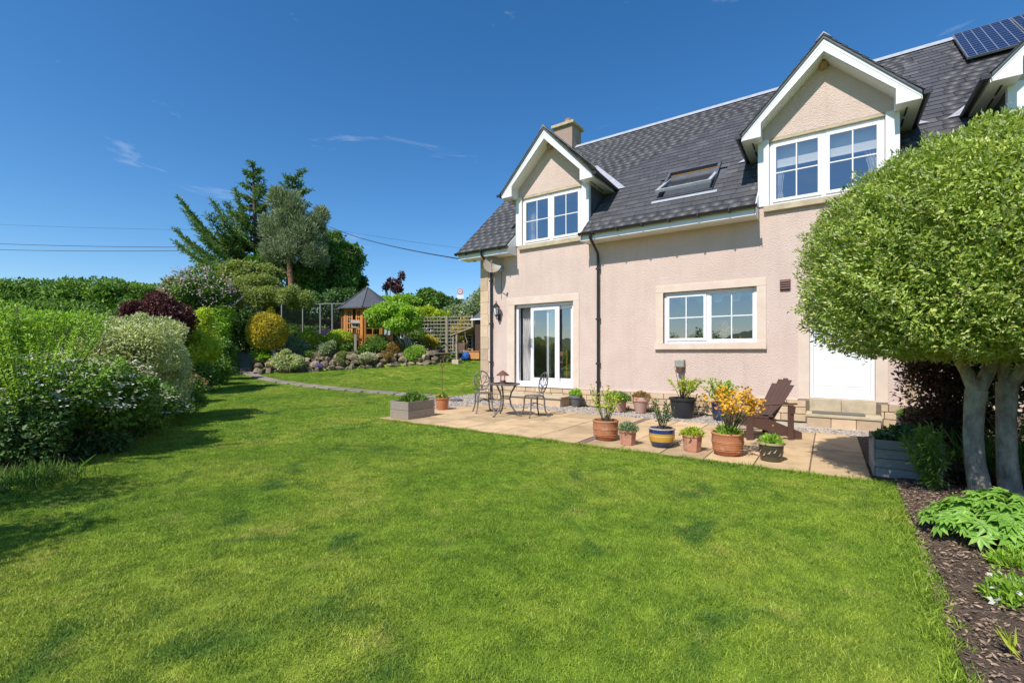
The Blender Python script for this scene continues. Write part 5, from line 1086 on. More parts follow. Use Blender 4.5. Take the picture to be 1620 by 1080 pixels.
fence = thing('board_fence', 'dark stained board fence behind the clipped tree', 'fence', (4.6, 7.2, 0))
for y in np.arange(3.2, 10.8, .155): part('board', MB().box(4.6 + R(-.008, .008), y, .02, 4.625, y + .148, 1.85 + R(-.01, .01)), 'fence_dark', fence)
for zr in (.4, 1.5): part('rail', MB().box(4.63, 3.2, zr, 4.68, 10.8, zr + .09), 'fence_dark', fence)

# ------------------------------------------------------------------ left border
def border(name, label, cat, specs, *a, **k): return shrub(name, label, cat, [px_blob(*s) for s in specs], *a, **k)
border('spindle_shrub', 'tall fresh green shrub with arching bare lower branches in the border', 'shrub', [(45, 530, 7.0, 85, 44, .8), (110, 520, 7.4, 55, 30, .8), (-20, 545, 6.4, 80, 60, .8), (80, 565, 7.0, 50, 26)], 15000, .052, .022, 'leaf_bright', 101, sub=14, base=(*at(30, 700, 5.9)[:2], .02), stems=16, stem_r=.018, shell=.75, lump=.35, up=.45)
sp_ = bpy.data.objects['spindle_shrub']; stems_plant(sp_, np.array(sp_.location) + [.15, .1, 0], 34, 1.95, 1.25, 150, .058, .024, 'leaf_bright', 120, .008, 'twig', start=.36, arch=.5)
border('viburnum', 'tiered shrub carrying flat white flower heads at the border front', 'shrub', [(160, 628, 6.6, 95, 62, .8), (80, 630, 6.2, 90, 70, .8), (235, 650, 7.6, 52, 40, .8)], 21000, .06, .036, 'leaf_mid', 102, stems=10, stem_r=.02, shell=.45, lump=.3, petals=('petal_white', 420, .042, 'flat'))
border('dogwood', 'cream variegated dogwood spreading between the viburnum and the lawn', 'shrub', [(205, 558, 8.9, 88, 66), (262, 600, 10.0, 48, 76), (165, 540, 8.9, 60, 50), (232, 630, 9.0, 60, 44), (235, 530, 9.6, 55, 38)], 48000, .062, .026, 'leaf_variegated', 103, stems=10, stem_r=.02, shell=.5, lump=.28, up=.3)
border('dark_leaf_shrub', 'low dark green shrub under the white-flowered viburnum', 'shrub', [(40, 690, 5.75, 100, 58, .7), (130, 705, 6.5, 80, 45, .7)], 9000, .062, .034, 'leaf_dark', 104, stems=7, shell=.6, lump=.35)
border('berberis', 'rounded dark purple berberis behind the variegated dogwood', 'shrub', [(255, 508, 13.6, 46, 44), (222, 500, 13.4, 28, 30)], 15000, .085, .045, 'leaf_purple', 105, stems=6, shell=.4, lump=.3)
border('golden_conifer', 'yellow-green feathery hedge shrub beside the purple berberis', 'shrub', [(318, 540, 15.2, 30, 58), (300, 560, 14.4, 26, 50)], 14000, .10, .035, 'leaf_lime', 106, stems=4, shell=.4, lump=.3)
border('climbing_shrub', 'mid green shrub filling the border foot by the stone steps', 'shrub', [(338, 590, 16.8, 24, 30), (320, 600, 14.6, 22, 26), (345, 560, 18.4, 22, 34)], 9000, .11, .06, 'leaf_mid', 107, stems=5, shell=.5, lump=.35)
border('azalea', 'small azalea with peach flowers at the lawn edge', 'shrub', [(303, 612, 12.6, 18, 22)], 2600, .07, .035, 'leaf_mid', 108, stems=5, petals=('petal_peach', 26, .05, 'ball'))
border('leafy_ground_cover', 'low mixed green ground cover at the foot of the dogwood', 'plant', [(270, 655, 9.0, 40, 22), (300, 640, 10.5, 28, 18), (215, 690, 7.8, 45, 20)], 5200, .10, .02, 'leaf_mid', 109, stems=0, shell=.8, up=.9)
for gi, (px, py, sz, lb) in enumerate(((45, 765, .5, 'coarse grass clump where the border meets the lawn'), (165, 712, .34, 'small grass clump below the white-flowered shrub'))):
    g0 = on_lawn(px, py); o = ground_thing('grass_clump', lb, 'grass clump', g0[:2], 'grass clumps in the border'); r9 = np.random.default_rng(200 + gi); m9 = 900
    P = np.array(o.location) + r9.normal(size=(m9, 3)) * [sz * .55, sz * .4, 0] - [0, 0, .03]; leaf_part('foliage', [leaf_arrays(P, r9.normal(size=(m9, 3)) * [.5, .5, 0] + [0, 0, 1], r9.normal(size=(m9, 3)), r9.uniform(.08, .24, m9), .008)], 'leaf_mid', o)
shrub('tall_shrub', 'tall green shrub at the near end of the border beside the lawn', 'shrub', [((-6.35, -.35, 1.35), (.75, .75, 1.25)), ((-5.3, -1.1, 1.4), (.6, .6, 1.3)), ((-4.45, -1.55, 1.4), (.5, .5, 1.25)), ((-6.9, -1.4, 1.0), (.9, .9, .9))], 15000, .075, .032, 'leaf_mid', 110, sub=12, core=.15, stems=8, shell=.6, lump=.4)
border('privet_hedge', 'dense green hedge running along the back of the border', 'hedge', [(-60, 530, 11, 110, 50), (40, 512, 13, 90, 40), (130, 512, 15.5, 70, 40), (210, 520, 18, 60, 40), (275, 525, 19.5, 50, 45)], 26000, .12, .06, 'leaf_mid', 111, stems=6, shell=.4)
border('field_hedge', 'long field hedge on the skyline beyond the border', 'hedge', [(-140, 478, 30, 110, 40), (-10, 476, 30, 80, 33), (70, 478, 30, 70, 31), (140, 474, 30, 65, 32), (190, 470, 30, 55, 30), (240, 474, 31, 48, 30)], 44000, .22, .12, 'leaf_mid', 112, stems=8, stem_r=.06, shell=.4, lump=.3, power=.75)
border('lilac', 'small tree covered in pale lilac-pink blossom behind the berberis', 'tree', [(318, 462, 21, 48, 38), (285, 470, 20.5, 30, 32), (345, 478, 21, 28, 32)], 15000, .14, .075, 'leaf_mid', 113, stems=6, stem_r=.05, shell=.5, lump=.35, petals=('petal_lilac', 210, .10, 'ball'))
border('dark_evergreen', 'dark evergreen shrub behind the arch at the end of the border', 'shrub', [(375, 525, 24, 42, 45), (355, 500, 24, 30, 35)], 10000, .16, .09, 'leaf_dark', 114, stems=4)

# ------------------------------------------------------------------ rockery at the end of the lawn
def stone_mesh(seed):
    r = np.random.default_rng(seed); b = MB(); rings, seg = 5, 8; vs = []; fs = []; ks = sphere_dirs(6, r)
    for i in range(rings):
        ph = math.pi * (i + .5) / rings
        for k in range(seg):
            a = 2 * math.pi * k / seg; dd = np.array([math.sin(ph) * math.cos(a), math.sin(ph) * math.sin(a), math.cos(ph)]); f = min(1.0, .6 / max(1e-3, (ks @ dd).max())) * r.uniform(.92, 1.06); vs.append(dd * f * [1, .8, .75])
    for i in range(rings - 1):
        for k in range(seg): fs.append((i * seg + k, (i + 1) * seg + k, (i + 1) * seg + (k + 1) % seg, i * seg + (k + 1) % seg))
    fs += [tuple(range(seg)), tuple(range((rings - 1) * seg, rings * seg))[::-1]]; b.add(vs, fs); me = b.mesh('stone'); me.materials.append(MATS['rock']); return me
STONES = [stone_mesh(300 + i) for i in range(7)]
def stones_along(o, pts_t, rows, size, seed, zlift=.0):
    r = np.random.default_rng(seed)
    for j in range(rows):
        px = pts_t[0] + (j % 2) * 3
        while px < pts_t[1]:
            t = float(np.interp(px, T_PX, T_T)) + pts_t[2] + j * .16; k = t / FPX; s = size * r.uniform(.5, 1.5); p = at(px, 558, t); z = float(lawn_z(p[0] - FWD[0] * .4, p[1] - FWD[1] * .4)) + .12 + j * size * .95 + zlift
            ob = bpy.data.objects.new('stone', STONES[int(r.integers(7))]); COL.objects.link(ob); ob.parent = o; ob.location = Vector((p[0] + r.normal() * .04, p[1] + r.normal() * .05, z)) - o.location
            ob.rotation_euler = (r.normal() * .25, r.normal() * .25, r.uniform(0, 6.28)); ob.scale = (s, s * r.uniform(.8, 1.2), s * r.uniform(.7, 1.0)); px += s * 1.3 / k
p = on_lawn(560, 584); rk = thing('rockery', 'low rockery wall of rough mossy stones edging the raised bed', 'rockery', p)
stones_along(rk, (408, 694, -.02), 3, .25, 41); stones_along(rk, (350, 374, .1), 3, .2, 42)
p = on_lawn(715, 571); sw = thing('stone_wall', 'low stone wall with flat coping beside the shed', 'wall', p)
for j in range(3):
    px = 686 + j * 2
    while px < 742:
        t = 23.3 + (px - 686) * .02; c_ = at(px, 558, t); w = R(.20, .36); zz = float(lawn_z(c_[0], c_[1])) + .02 + j * .17
        part('stone', MB().box(-w / 2, -.14, 0, w / 2, .14, .155), 'rock', sw, local=True, bevel=.03, loc=Vector((c_[0], c_[1], zz)) - sw.location).rotation_euler = (0, 0, YAW + R(-.1, .1)); px += (w + .02) * FPX / t
a_, b_ = at(685, 558, 23.3), at(744, 558, 24.5); za = float(lawn_z(a_[0], a_[1])) + .535
part('coping', MB().bar((a_[0], a_[1], za), (b_[0], b_[1], za + .06), .5, .07), 'flagstone', sw, bevel=.015)
sheet('rockery_bed', [at(px, 558, float(np.interp(px, T_PX, T_T)) + .12)[:2] for px in range(408, 700, 18)] + [at(720, 558, 29)[:2], at(600, 558, 33)[:2], at(420, 558, 33)[:2]], 'soil', .10, .2, .02, 12)
garden = [
    ('variegated_shrub', 'low spreading variegated shrub spilling over the rockery wall', [(456, 572, 19.9, 31, 17)], 6500, .10, .045, 'leaf_variegated', .4),
    ('golden_topiary', 'golden egg-shaped topiary with a small knob on top', [(423, 525, 22.0, 30, 31), (428, 494, 22.0, 5, 8)], 14000, .085, .05, 'leaf_golden', .15),
    ('golden_dome', 'golden clipped dome shrub next to the grey perennials', [(490, 543, 23.0, 23, 19)], 6500, .09, .045, 'leaf_lime', .15),
    ('golden_dome', 'golden clipped dome shrub just before the summerhouse', [(537, 540, 23.4, 22, 18)], 6500, .09, .045, 'leaf_lime', .15),
    ('grey_perennial', 'feathery grey-green perennial between the topiary and the golden dome', [(465, 550, 21.6, 22, 22), (448, 540, 22.6, 16, 18)], 6000, .13, .03, 'leaf_greygreen', .6),
    ('grey_perennial', 'grey-green leafy perennial behind the middle of the rockery wall', [(517, 557, 21.3, 17, 19)], 4500, .12, .045, 'leaf_greygreen', .6),
    ('hosta', 'bright green hosta clump at the foot of the leaning trunk', [(415, 563, 20.0, 20, 10)], 1800, .16, .09, 'leaf_bright', .5),
    ('mound_shrub', 'large rounded mid-green shrub right of the bird table', [(598, 548, 21.9, 27, 20)], 9000, .09, .05, 'leaf_mid', .25),
    ('bronze_dome', 'bronze clipped low dome shrub on the rockery', [(625, 552, 21.6, 16, 11)], 3800, .07, .035, 'leaf_bronze', .15),
    ('box_ball', 'bright green clipped box ball at the end of the rockery', [(657, 561, 21.5, 18, 15)], 6500, .075, .04, 'leaf_bright', .15),
    ('silver_plant', 'silver-white leaved plant tumbling over the rockery stones', [(583, 565, 20.7, 13, 9)], 1600, .09, .03, 'petal_cream', .6),
    ('russet_shrub', 'russet-tinged shrub in front of the summerhouse wall', [(563, 540, 23.8, 18, 16), (590, 538, 24.4, 16, 14)], 5000, .11, .05, 'leaf_bronze', .5),
    ('golden_heather', 'golden orange heather shrub beside the low stone wall', [(681, 542, 23.4, 15, 12)], 3500, .10, .03, 'leaf_golden', .4),
    ('trellis_shrub', 'dark green shrub growing before the trellis panel', [(700, 535, 24.3, 20, 17), (665, 533, 24.6, 22, 15)], 6500, .12, .06, 'leaf_mid', .5),
    ('yellow_climber', 'yellow-leaved climber on the trellis beside the shed', [(735, 520, 25.3, 11, 22), (722, 530, 25.2, 14, 16)], 4500, .12, .06, 'leaf_golden', .6),
    ('mound_shrub', 'pale green low mound between the bronze dome and the heather', [(640, 546, 22.6, 16, 10)], 2600, .09, .05, 'leaf_greygreen', .4),
    ('border_perennial', 'low purple-flowered plant growing from the rockery stones', [(505, 578, 20.1, 8, 4)], 350, .06, .03, 'petal_violet', .6),
    ('iris_clump', 'patch of violet-blue flowers before the netting fence', [(512, 528, 25.2, 22, 6)], 700, .11, .05, 'petal_violet', .6),
    ('edging_plant', 'low mixed edging plants between the variegated shrub and the grey perennial', [(488, 565, 20.9, 12, 8), (498, 560, 21.4, 12, 9)], 1500, .09, .04, 'leaf_mid', .6),
    ('edging_plant', 'pale green edging plants below the bird house post', [(545, 563, 21.2, 16, 8), (562, 561, 21.3, 10, 7)], 1800, .09, .04, 'leaf_apple', .6),
    ('edging_plant', 'low yellow-green moss cushions over the middle stones', [(572, 571, 20.75, 10, 5), (536, 570, 20.7, 9, 5)], 900, .06, .03, 'leaf_apple', .6),
    ('sedum_patch', 'rust and green sedum patch before the silver plant', [(612, 562, 20.9, 12, 7)], 900, .08, .03, 'leaf_bronze', .6),
    ('mixed_perennial', 'green perennials filling the bed below the netting fence', [(480, 525, 25.6, 40, 12), (545, 552, 22.4, 16, 9)], 5200, .14, .06, 'leaf_mid', .6)]
for gi, (nm, lb, sp, n, L, W, m, sh_) in enumerate(garden):
    sp = [(a_[0], a_[1], a_[2] + (.1 if nm == 'golden_topiary' else 2.0), *a_[3:]) for a_ in sp]
    border(nm, lb, 'topiary' if 'topiary' in nm else 'shrub', sp, n, L, W, m, 400 + gi, stems=2, stem_r=.02, shell=max(.2, sh_), lump=.08 if sh_ < .2 else .3, up=.35, sub=0 if sh_ < .2 else 6)
# Japanese-style maple before the summerhouse
b0 = at(648, 545, 23.6); mb0 = np.array([b0[0], b0[1], float(terr(b0[0], b0[1]))])
border('maple', 'bright green small maple with a rounded double crown by the summerhouse', 'tree', [(607, 500, 23.6, 27, 22), (645, 505, 23.6, 26, 22), (625, 490, 23.8, 26, 14), (628, 515, 23.2, 24, 13)], 13000, .13, .075, 'leaf_bright', 450, base=mb0, stems=7, stem_r=.045, shell=.45, lump=.4, stem_mat='bark_grey')
# leaning-trunk apple tree and the climber arch over the steps
tr0 = at(436, 566, 22.0); ap = [np.array([tr0[0], tr0[1], float(terr(tr0[0], tr0[1])) - .1])] + [at(*q) for q in ((431, 540, 22.0), (420, 515, 22.0), (408, 494, 22.0), (400, 475, 22.1))]
border('apple_tree', 'spreading light green tree with a leaning trunk over the garden path', 'tree', [(430, 470, 22.6, 48, 22), (388, 462, 22.4, 34, 26), (472, 474, 23.2, 30, 19), (415, 448, 23.0, 30, 16), (400, 482, 22.2, 30, 14)], 34000, .10, .05, 'leaf_apple', 451, base=ap[0], stems=0, shell=.7, lump=.5, sub=12, core=.1, trunk=[(ap, [.10, .085, .075, .065, .05]), ([ap[3], at(430, 470, 22.4), at(455, 455, 22.8)], [.05, .04, .025]), ([ap[3], at(395, 462, 22.1), at(380, 440, 22.2)], [.05, .035, .02])], stem_mat='bark_grey')
ar0 = at(345, 578, 20.3); arp = [np.array([ar0[0], ar0[1], float(terr(ar0[0], ar0[1])) - .1])] + [at(*q) for q in ((345, 545, 20.5), (350, 512, 20.7), (362, 488, 20.9), (385, 469, 21.2))]
border('arch_climber', 'pale bare arching trunk clothed in light climber leaves over the steps', 'climber', [(350, 520, 20.6, 13, 36), (357, 495, 20.8, 15, 21.8)], 4200, .10, .05, 'leaf_bright', 452, base=arp[0], stems=0, shell=.9, lump=.5, trunk=[(arp, [.07, .06, .055, .05, .03])], stem_mat='bark_grey')

# summerhouse: eight-sided, cedar, glazed
SHT = 27.0; sk0 = SHT / FPX; sc = at(581, 540, SHT); szb = float(terr(sc[0], sc[1])); zf, ze, zp = 1.90, 3.98, 5.28; rb_ = 1.42; re_ = 1.78
su = thing('summerhouse', 'orange cedar eight-sided summerhouse with a dark felt roof', 'summerhouse', (sc[0], sc[1], szb)); cx0, cy0 = sc[0], sc[1]
cor = lambda r, k, z, ph=-.04: np.array([cx0 + r * math.cos(k * math.pi / 4 + ph), cy0 + r * math.sin(k * math.pi / 4 + ph), z])
part('base', MB().prism([cor(rb_ + .06, k, szb - .2) for k in range(8)], (0, 0, zf - szb + .2)), 'cedar', su)
for k in range(8):
    part('roof_panel', MB().add([cor(re_, k, ze - .02), cor(re_, k + 1, ze - .02), cor(.03, k + 1, zp), cor(.03, k, zp), cor(re_, k, ze - .09), cor(re_, k + 1, ze - .09), cor(.03, k + 1, zp - .1), cor(.03, k, zp - .1)], [(0, 1, 2, 3), (7, 6, 5, 4), (0, 4, 5, 1), (1, 5, 6, 2), (3, 2, 6, 7), (0, 3, 7, 4)]), 'felt_roof', su)
    part('hip_strip', MB().bar(cor(re_, k, ze), cor(.03, k, zp + .02), .07, .03), 'felt_roof', su)
    part('corner_post', MB().bar(cor(rb_, k, zf), cor(rb_, k, ze), .11, .11, (1, 0, 0)), 'cedar', su)
    A, B = cor(rb_, k, zf), cor(rb_, k + 1, zf); d_ = B - A; L_ = np.linalg.norm(d_); d_ = d_ / L_; nn = np.array([d_[1], -d_[0], 0]); up_ = np.array([0, 0, 1.0]); H_ = ze - zf
    pt = lambda u, w, o_=0: A + d_ * u + up_ * w + nn * o_
    if k == 6:
        part('doorway_shade_sheet', MB().add([pt(.08, .05, -.9), pt(L_ - .08, .05, -.9), pt(L_ - .08, H_ - .15, -.9), pt(.08, H_ - .15, -.9)], [(0, 1, 2, 3)]), 'dark_furniture', su)  # dark sheet set inside the opening, its colour standing in for interior shade
        part('door_head', MB().prism([pt(.05, H_ - .12), pt(L_ - .05, H_ - .12), pt(L_ - .05, H_), pt(.05, H_)], nn * .04), 'cedar', su)
        for u0, u1 in ((.06, .46), (.66, L_ - .06)):
            rect = lambda b_, a0, a1, w0, w1, th_: b_.prism([pt(a0, w0), pt(a1, w0), pt(a1, w1), pt(a0, w1)], nn * th_)
            lf = MB(); rect(lf, u0, u0 + .09, .02, H_ - .125, .04); rect(lf, u1 - .09, u1, .02, H_ - .125, .04); rect(lf, u0 + .09, u1 - .09, .02, .5, .036); rect(lf, u0 + .09, u1 - .09, H_ - .22, H_ - .125, .036)
            for w in np.linspace(.5, H_ - .22, 5)[1:-1]: rect(lf, u0 + .09, u1 - .09, w - .022, w + .022, .034)
            rect(lf, (u0 + u1) / 2 - .02, (u0 + u1) / 2 + .02, .5, H_ - .22, .032); dl = part('door_leaf', lf, 'cedar', su)
            part('pane', MB().add([pt(u0 + .09, .5, .01), pt(u1 - .09, .5, .01), pt(u1 - .09, H_ - .22, .01), pt(u0 + .09, H_ - .22, .01)], [(0, 1, 2, 3)]), 'glass', dl)
        continue
    part('lower_panel', MB().prism([pt(.05, 0), pt(L_ - .05, 0), pt(L_ - .05, .55), pt(.05, .55)], nn * .04), 'cedar', su)
    part('window_frame', MB().prism([pt(.05, H_ - .16), pt(L_ - .05, H_ - .16), pt(L_ - .05, H_), pt(.05, H_)], nn * .04).prism([pt(.05, .55), pt(.17, .55), pt(.17, H_ - .16), pt(.05, H_ - .16)], nn * .041).prism([pt(L_ - .17, .55), pt(L_ - .05, .55), pt(L_ - .05, H_ - .16), pt(L_ - .17, H_ - .16)], nn * .041), 'cedar', su)
    gb = MB(); um = L_ / 2; gb.prism([pt(um - .025, .55), pt(um + .025, .55), pt(um + .025, H_ - .16), pt(um - .025, H_ - .16)], nn * .03)
    for w in np.linspace(.55, H_ - .16, 5)[1:-1]: gb.prism([pt(.17, w - .02), pt(L_ - .17, w - .02), pt(L_ - .17, w + .02), pt(.17, w + .02)], nn * .028)
    part('glazing_bar', gb, 'cedar', su); part('pane', MB().add([pt(.17, .55, .012), pt(L_ - .17, .55, .012), pt(L_ - .17, H_ - .16, .012), pt(.17, H_ - .16, .012)], [(0, 1, 2, 3)]), 'glass', su)
part('floor', MB().prism([cor(rb_ - .06, k, zf + .004) for k in range(8)], (0, 0, .02)), 'cedar', su)
part('finial', MB().lathe([(.07, 0), (.05, .06), (0, .12)], (cx0, cy0, zp - .02), 8), 'lead', su)
# bird table
bt0 = at(562, 558, 23.3); btz = float(terr(bt0[0], bt0[1])); bt = thing('bird_table', 'pale grey wooden bird house on a tall post in the rockery bed', 'bird house', (bt0[0], bt0[1], btz), YAW + .35); zt = at(562, 519, 23.3)[2] - btz
part('post', MB().box(-.06, -.06, -.1, .06, .06, zt), 'weathered', bt, local=True); part('tray', MB().box(-.28, -.2, zt, .28, .2, zt + .03), 'weathered', bt, local=True)
bh = part('house_body', MB().box(-.17, -.14, zt + .03, .17, .14, zt + .26).prism([(-.17, -.14, zt + .26), (-.17, .14, zt + .26), (-.17, 0, zt + .38)], (.34, 0, 0)), 'sill_stone', bt, local=True)
part('entrance', MB().lathe([(.045, 0), (.045, .01)], (0, 0, 0), 12), 'sign_black', bt, local=True, loc=(-.08, -.141, zt + .16)).rotation_euler = (math.radians(90), 0, 0)
part('entrance', MB().box(.02, -.145, zt + .08, .14, -.141, zt + .2), 'sign_black', bt, local=True)
for s in (-1, 1): part('bird_roof', MB().prism([(-.22, s * .2, zt + .235), (-.22, 0, zt + .40), (-.22, 0, zt + .425), (-.22, s * .22, zt + .25)], (.44, 0, 0)), 'weathered', bt, local=True)
# netting fence
nf0 = at(500, 520, 26.2); nf = thing('netting_fence', 'wire netting fence on grey posts beside the summerhouse', 'fence', (nf0[0], nf0[1], float(terr(nf0[0], nf0[1])))); ztop = at(500, 480, 26.2)[2]
NA, NB = at(446, 558, 26.5), at(545, 558, 26.2); zb = float(nf.location[2])
for u in (0, .34, .62, .81, 1.0): q = NA + (NB - NA) * u; part('post', MB().box(q[0] - .035, q[1] - .035, zb - .2, q[0] + .035, q[1] + .035, ztop), 'grey_timber', nf)
part('top_rail', MB().bar((NA[0], NA[1], ztop), (NB[0], NB[1], ztop), .035, .035), 'grey_timber', nf)
net = MB()
for i in range(44): q = NA + (NB - NA) * (i + .5) / 44; net.tube([(q[0], q[1], zb), (q[0], q[1], ztop)], .006, 3)
for z in np.arange(zb + .1, ztop, .1): net.tube([(NA[0], NA[1], z), (NB[0], NB[1], z)], .006, 3)
part('netting', net, 'gutter_black', nf, kind='stuff')
# trellis panels
for ti, (pa, pb_, lb) in enumerate((((652, 26.2), (707, 25.6), 'square-mesh weathered trellis panel ending at the tall grey post'), ((708, 25.6), (748, 25.4), 'square-mesh weathered trellis panel running to the shed'))):
    A, B = at(pa[0], 558, pa[1]), at(pb_[0], 558, pb_[1]); zb = float(terr(A[0], A[1])) - .05; zt = at(680, 502, 26)[2]; tz = thing('trellis', lb, 'trellis', (A[0], A[1], zb), group='trellis panels'); L_ = np.linalg.norm((B - A)[:2])
    for u in (0, 1): q = A + (B - A) * u; part('post', MB().box(q[0] - .06, q[1] - .06, zb, q[0] + .06, q[1] + .06, zt + .06), 'weathered', tz)
    for i in range(1, int(L_ / .2)): q = A + (B - A) * i * .2 / L_; part('slat', MB().bar((q[0], q[1], zb + .1), (q[0], q[1], zt), .045, .02, (1, 0, 0)), 'weathered', tz)
    for z in np.arange(zt, zb + .2, -.2): part('slat', MB().bar((A[0], A[1] - .025, z), (B[0], B[1] - .025, z), .02, .045), 'weathered', tz)
# shed with lean-to and clutter
SA = at(752, 568, 24.6); shz = float(lawn_z(SA[0], SA[1])); sd2 = thing('garden_shed', 'dark brown boarded shed half hidden by the house corner', 'shed', (SA[0], SA[1], shz)); zE = at(752, 500, 23)[2]
for k in range(16): part('board', MB().box(0, -.02 - R(0, .006), .05 + k * .13, 2.2, .02, .05 + k * .13 + .125), 'shed_wood', sd2, local=True)
part('shed_body', MB().box(.02, .021, 0, 2.18, 1.9, 2.12), 'shed_wood', sd2, local=True); part('shed_roof', MB().prism([(-.15, -.2, 2.12), (-.15, 2.1, 2.12), (-.15, .95, 2.85)], (2.5, 0, 0)), 'felt_roof', sd2, local=True)
part('fascia', MB().box(-.16, -.22, 2.08, 2.36, -.2, 2.16), 'white_paint', sd2, local=True)
lean = thing('lean_to', 'open weathered timber lean-to against the shed side', 'lean-to', (SA[0] - .75, SA[1] - .1, shz)); 
part('lean_roof', MB().prism([(-.75, -.2, 1.28), (.72, -.2, 1.66), (.72, -.2, 1.71), (-.75, -.2, 1.33)], (0, 1.2, 0)), 'weathered', lean, local=True)
for x, y in ((-.65, -.1), (-.65, .9), (.6, .9)): part('post', MB().box(x - .04, y - .04, -.05, x + .04, y + .04, 1.29 if x < 0 else 1.6), 'weathered', lean, local=True)
part('back_panel', MB().box(-.6, .91, .05, .66, .93, 1.3), 'fence_dark', lean, local=True)
ct = thing('garden_cart', 'brown garden cart propped upright with two wooden handles', 'cart', (SA[0] - .62, SA[1] - .55, shz), .1)
part('tub', MB().prism([(-.25, 0, .18), (.25, 0, .18), (.36, 0, .85), (-.36, 0, .85)], (0, .28, 0)), 'brown_plastic', ct, local=True, bevel=.03)
for s in (-1, 1): part('handle', MB().tube([(s * .28, .15, .2), (s * .36, .16, .95), (s * .26, .12, 1.25), (s * .30, .05, 1.42)], .024, 7), 'handle_wood', ct, True, local=True)
part('wheel', MB().lathe([(.17, -.04), (.19, 0), (.17, .04)], (0, 0, 0), 16), 'gutter_black', ct, True, local=True, loc=(0, -.08, .19)).rotation_euler = (0, math.radians(90), 0)
bs = part('blue_sack', MB().lathe([(.0, 0), (.20, .0), (.24, .12), (.21, .26), (.10, .34), (.0, .36)], (SA[0] - .05, SA[1] - .7, shz), 11), 'blue_plastic', None, True); tag(bs, 'bright blue plastic sack on the grass before the shed', 'sack')
ob = part('wooden_crate', MB().box(SA[0] + .05, SA[1] - .6, shz + .0, SA[0] + .75, SA[1] - .2, shz + .38).box(SA[0] + .02, SA[1] - .63, shz + .38, SA[0] + .78, SA[1] - .17, shz + .42), 'orange_box', None, bevel=.01); tag(ob, 'orange wooden box standing against the shed front', 'box')
gp = thing('garden_post', 'slim grey post in a concrete block before the low stone wall', 'post', (*at(723, 568, 23.1)[:2], float(lawn_z(*at(723, 568, 23.1)[:2])))); part('post', MB().box(-.05, -.05, .2, .05, .05, 1.45), 'weathered', gp, local=True, bevel=.01); part('block', MB().box(-.22, -.16, -.05, .22, .16, .2), 'sill_stone', gp, local=True, bevel=.02)

# ------------------------------------------------------------------ trees behind the garden
def conifer(name, label, base, top, branches, seed, m='needle_larch', twig=.8, lean=None, step=.16, need=(.30, .085)):
    rng = np.random.default_rng(seed); o = thing(name, label, 'tree', base); tp = [np.array(base) - [0, 0, .2]] + [np.array(q) for q in top]
    part('trunk', MB().tube(tp, list(np.linspace(.26, .03, len(tp))), 9), 'bark_brown', o, True); P, D = [], []
    for (pts, w) in branches:
        pts = [np.array(q, float) for q in pts]; part('limb', MB().tube(pts, list(np.linspace(.07, .012, len(pts))), 6), 'bark_brown', o, True)
        seg = [np.linalg.norm(pts[i + 1] - pts[i]) for i in range(len(pts) - 1)]; tot = sum(seg); cum = np.concatenate([[0], np.cumsum(seg)])
        for s in np.arange(.12 * tot, tot, step):
            i = min(len(seg) - 1, int(np.searchsorted(cum, s) - 1)); q = pts[i] + (pts[i + 1] - pts[i]) * (s - cum[i]) / seg[i]; d0 = unit(pts[i + 1] - pts[i]); sd = unit(np.cross(d0, [0, 0, 1])); f = s / tot
            for sg in (-1, 1, 0):
                tl_ = w * (1.05 - .75 * f) * rng.uniform(.5, 1.15) * (1 if sg else .5); td = unit(d0 * .75 + sd * sg * rng.uniform(.5, 1.0) + np.array([0, 0, rng.uniform(-.45, .15)]))
                for v in np.arange(.0, tl_, .11):
                    P.append(q + td * v + np.array([0, 0, -.18 * v * v])); D.append(unit(td * .9 + rng.normal(size=3) * .5))
                    P.append(q + td * v); D.append(unit(td * .7 + rng.normal(size=3) * .7))
    P, D = np.array(P), np.array(D); N = rng.normal(size=P.shape) * .6 + [0, 0, 1]; leaf_part('crown', [leaf_arrays(P, D, N, need[0] * rng.uniform(.6, 1.2, len(P)), need[1])], m, o); return o
def cbase(px, t): q = at(px, 558, t); return np.array([q[0], q[1], float(terr(q[0], q[1]))])
def sweep(a, b, sag=.5, k=5):
    a, b = np.array(a), np.array(b); L = np.linalg.norm(b - a); return [a + (b - a) * u + np.array([0, 0, -sag * L * .22 * math.sin(math.pi * u)]) for u in np.linspace(0, 1, k + 1)]
T1 = 33.0; r5 = np.random.default_rng(55); br = []
for (sx, sy, tx, ty, dt) in ((404, 420, 283, 313, -2), (403, 430, 278, 363, -1), (398, 440, 281, 384, 1), (406, 392, 338, 318, 1.5), (404, 410, 310, 352, 2.5), (400, 435, 300, 400, -2.5), (404, 400, 350, 345, -2.5), (402, 440, 320, 415, 2), (405, 380, 372, 300, -1), (406, 430, 470, 370, 2), (406, 410, 460, 345, -2), (406, 440, 480, 410, 2), (403, 445, 340, 430, -1), (403, 425, 296, 335, 3), (402, 436, 290, 375, 3), (402, 430, 318, 375, -3), (405, 400, 360, 322, 3), (405, 415, 330, 340, -3), (404, 425, 345, 370, 0)):
    br.append((sweep(at(sx, sy, T1), at(tx, ty, T1 + dt), .45), 1.15))
for i in range(46):
    f = i / 46; y = 262 + 150 * f; a = r5.uniform(0, 6.283); L = (7 + 40 * f ** .85) * T1 / FPX; s = at(401 + 3 * f, y, T1); br.append((sweep(s, s + np.array([L * math.cos(a), L * math.sin(a), L * (.45 - .25 * f)]), .3, 4), .42 + .5 * f))
conifer('larch', 'tall open larch with long branches sweeping out over the field side', cbase(405, T1), [at(405, 470, T1), at(405, 400, T1), at(403, 330, T1), at(401, 290, T1), at(400, 254, T1)], br, 56)
T2 = 34.5; br = []
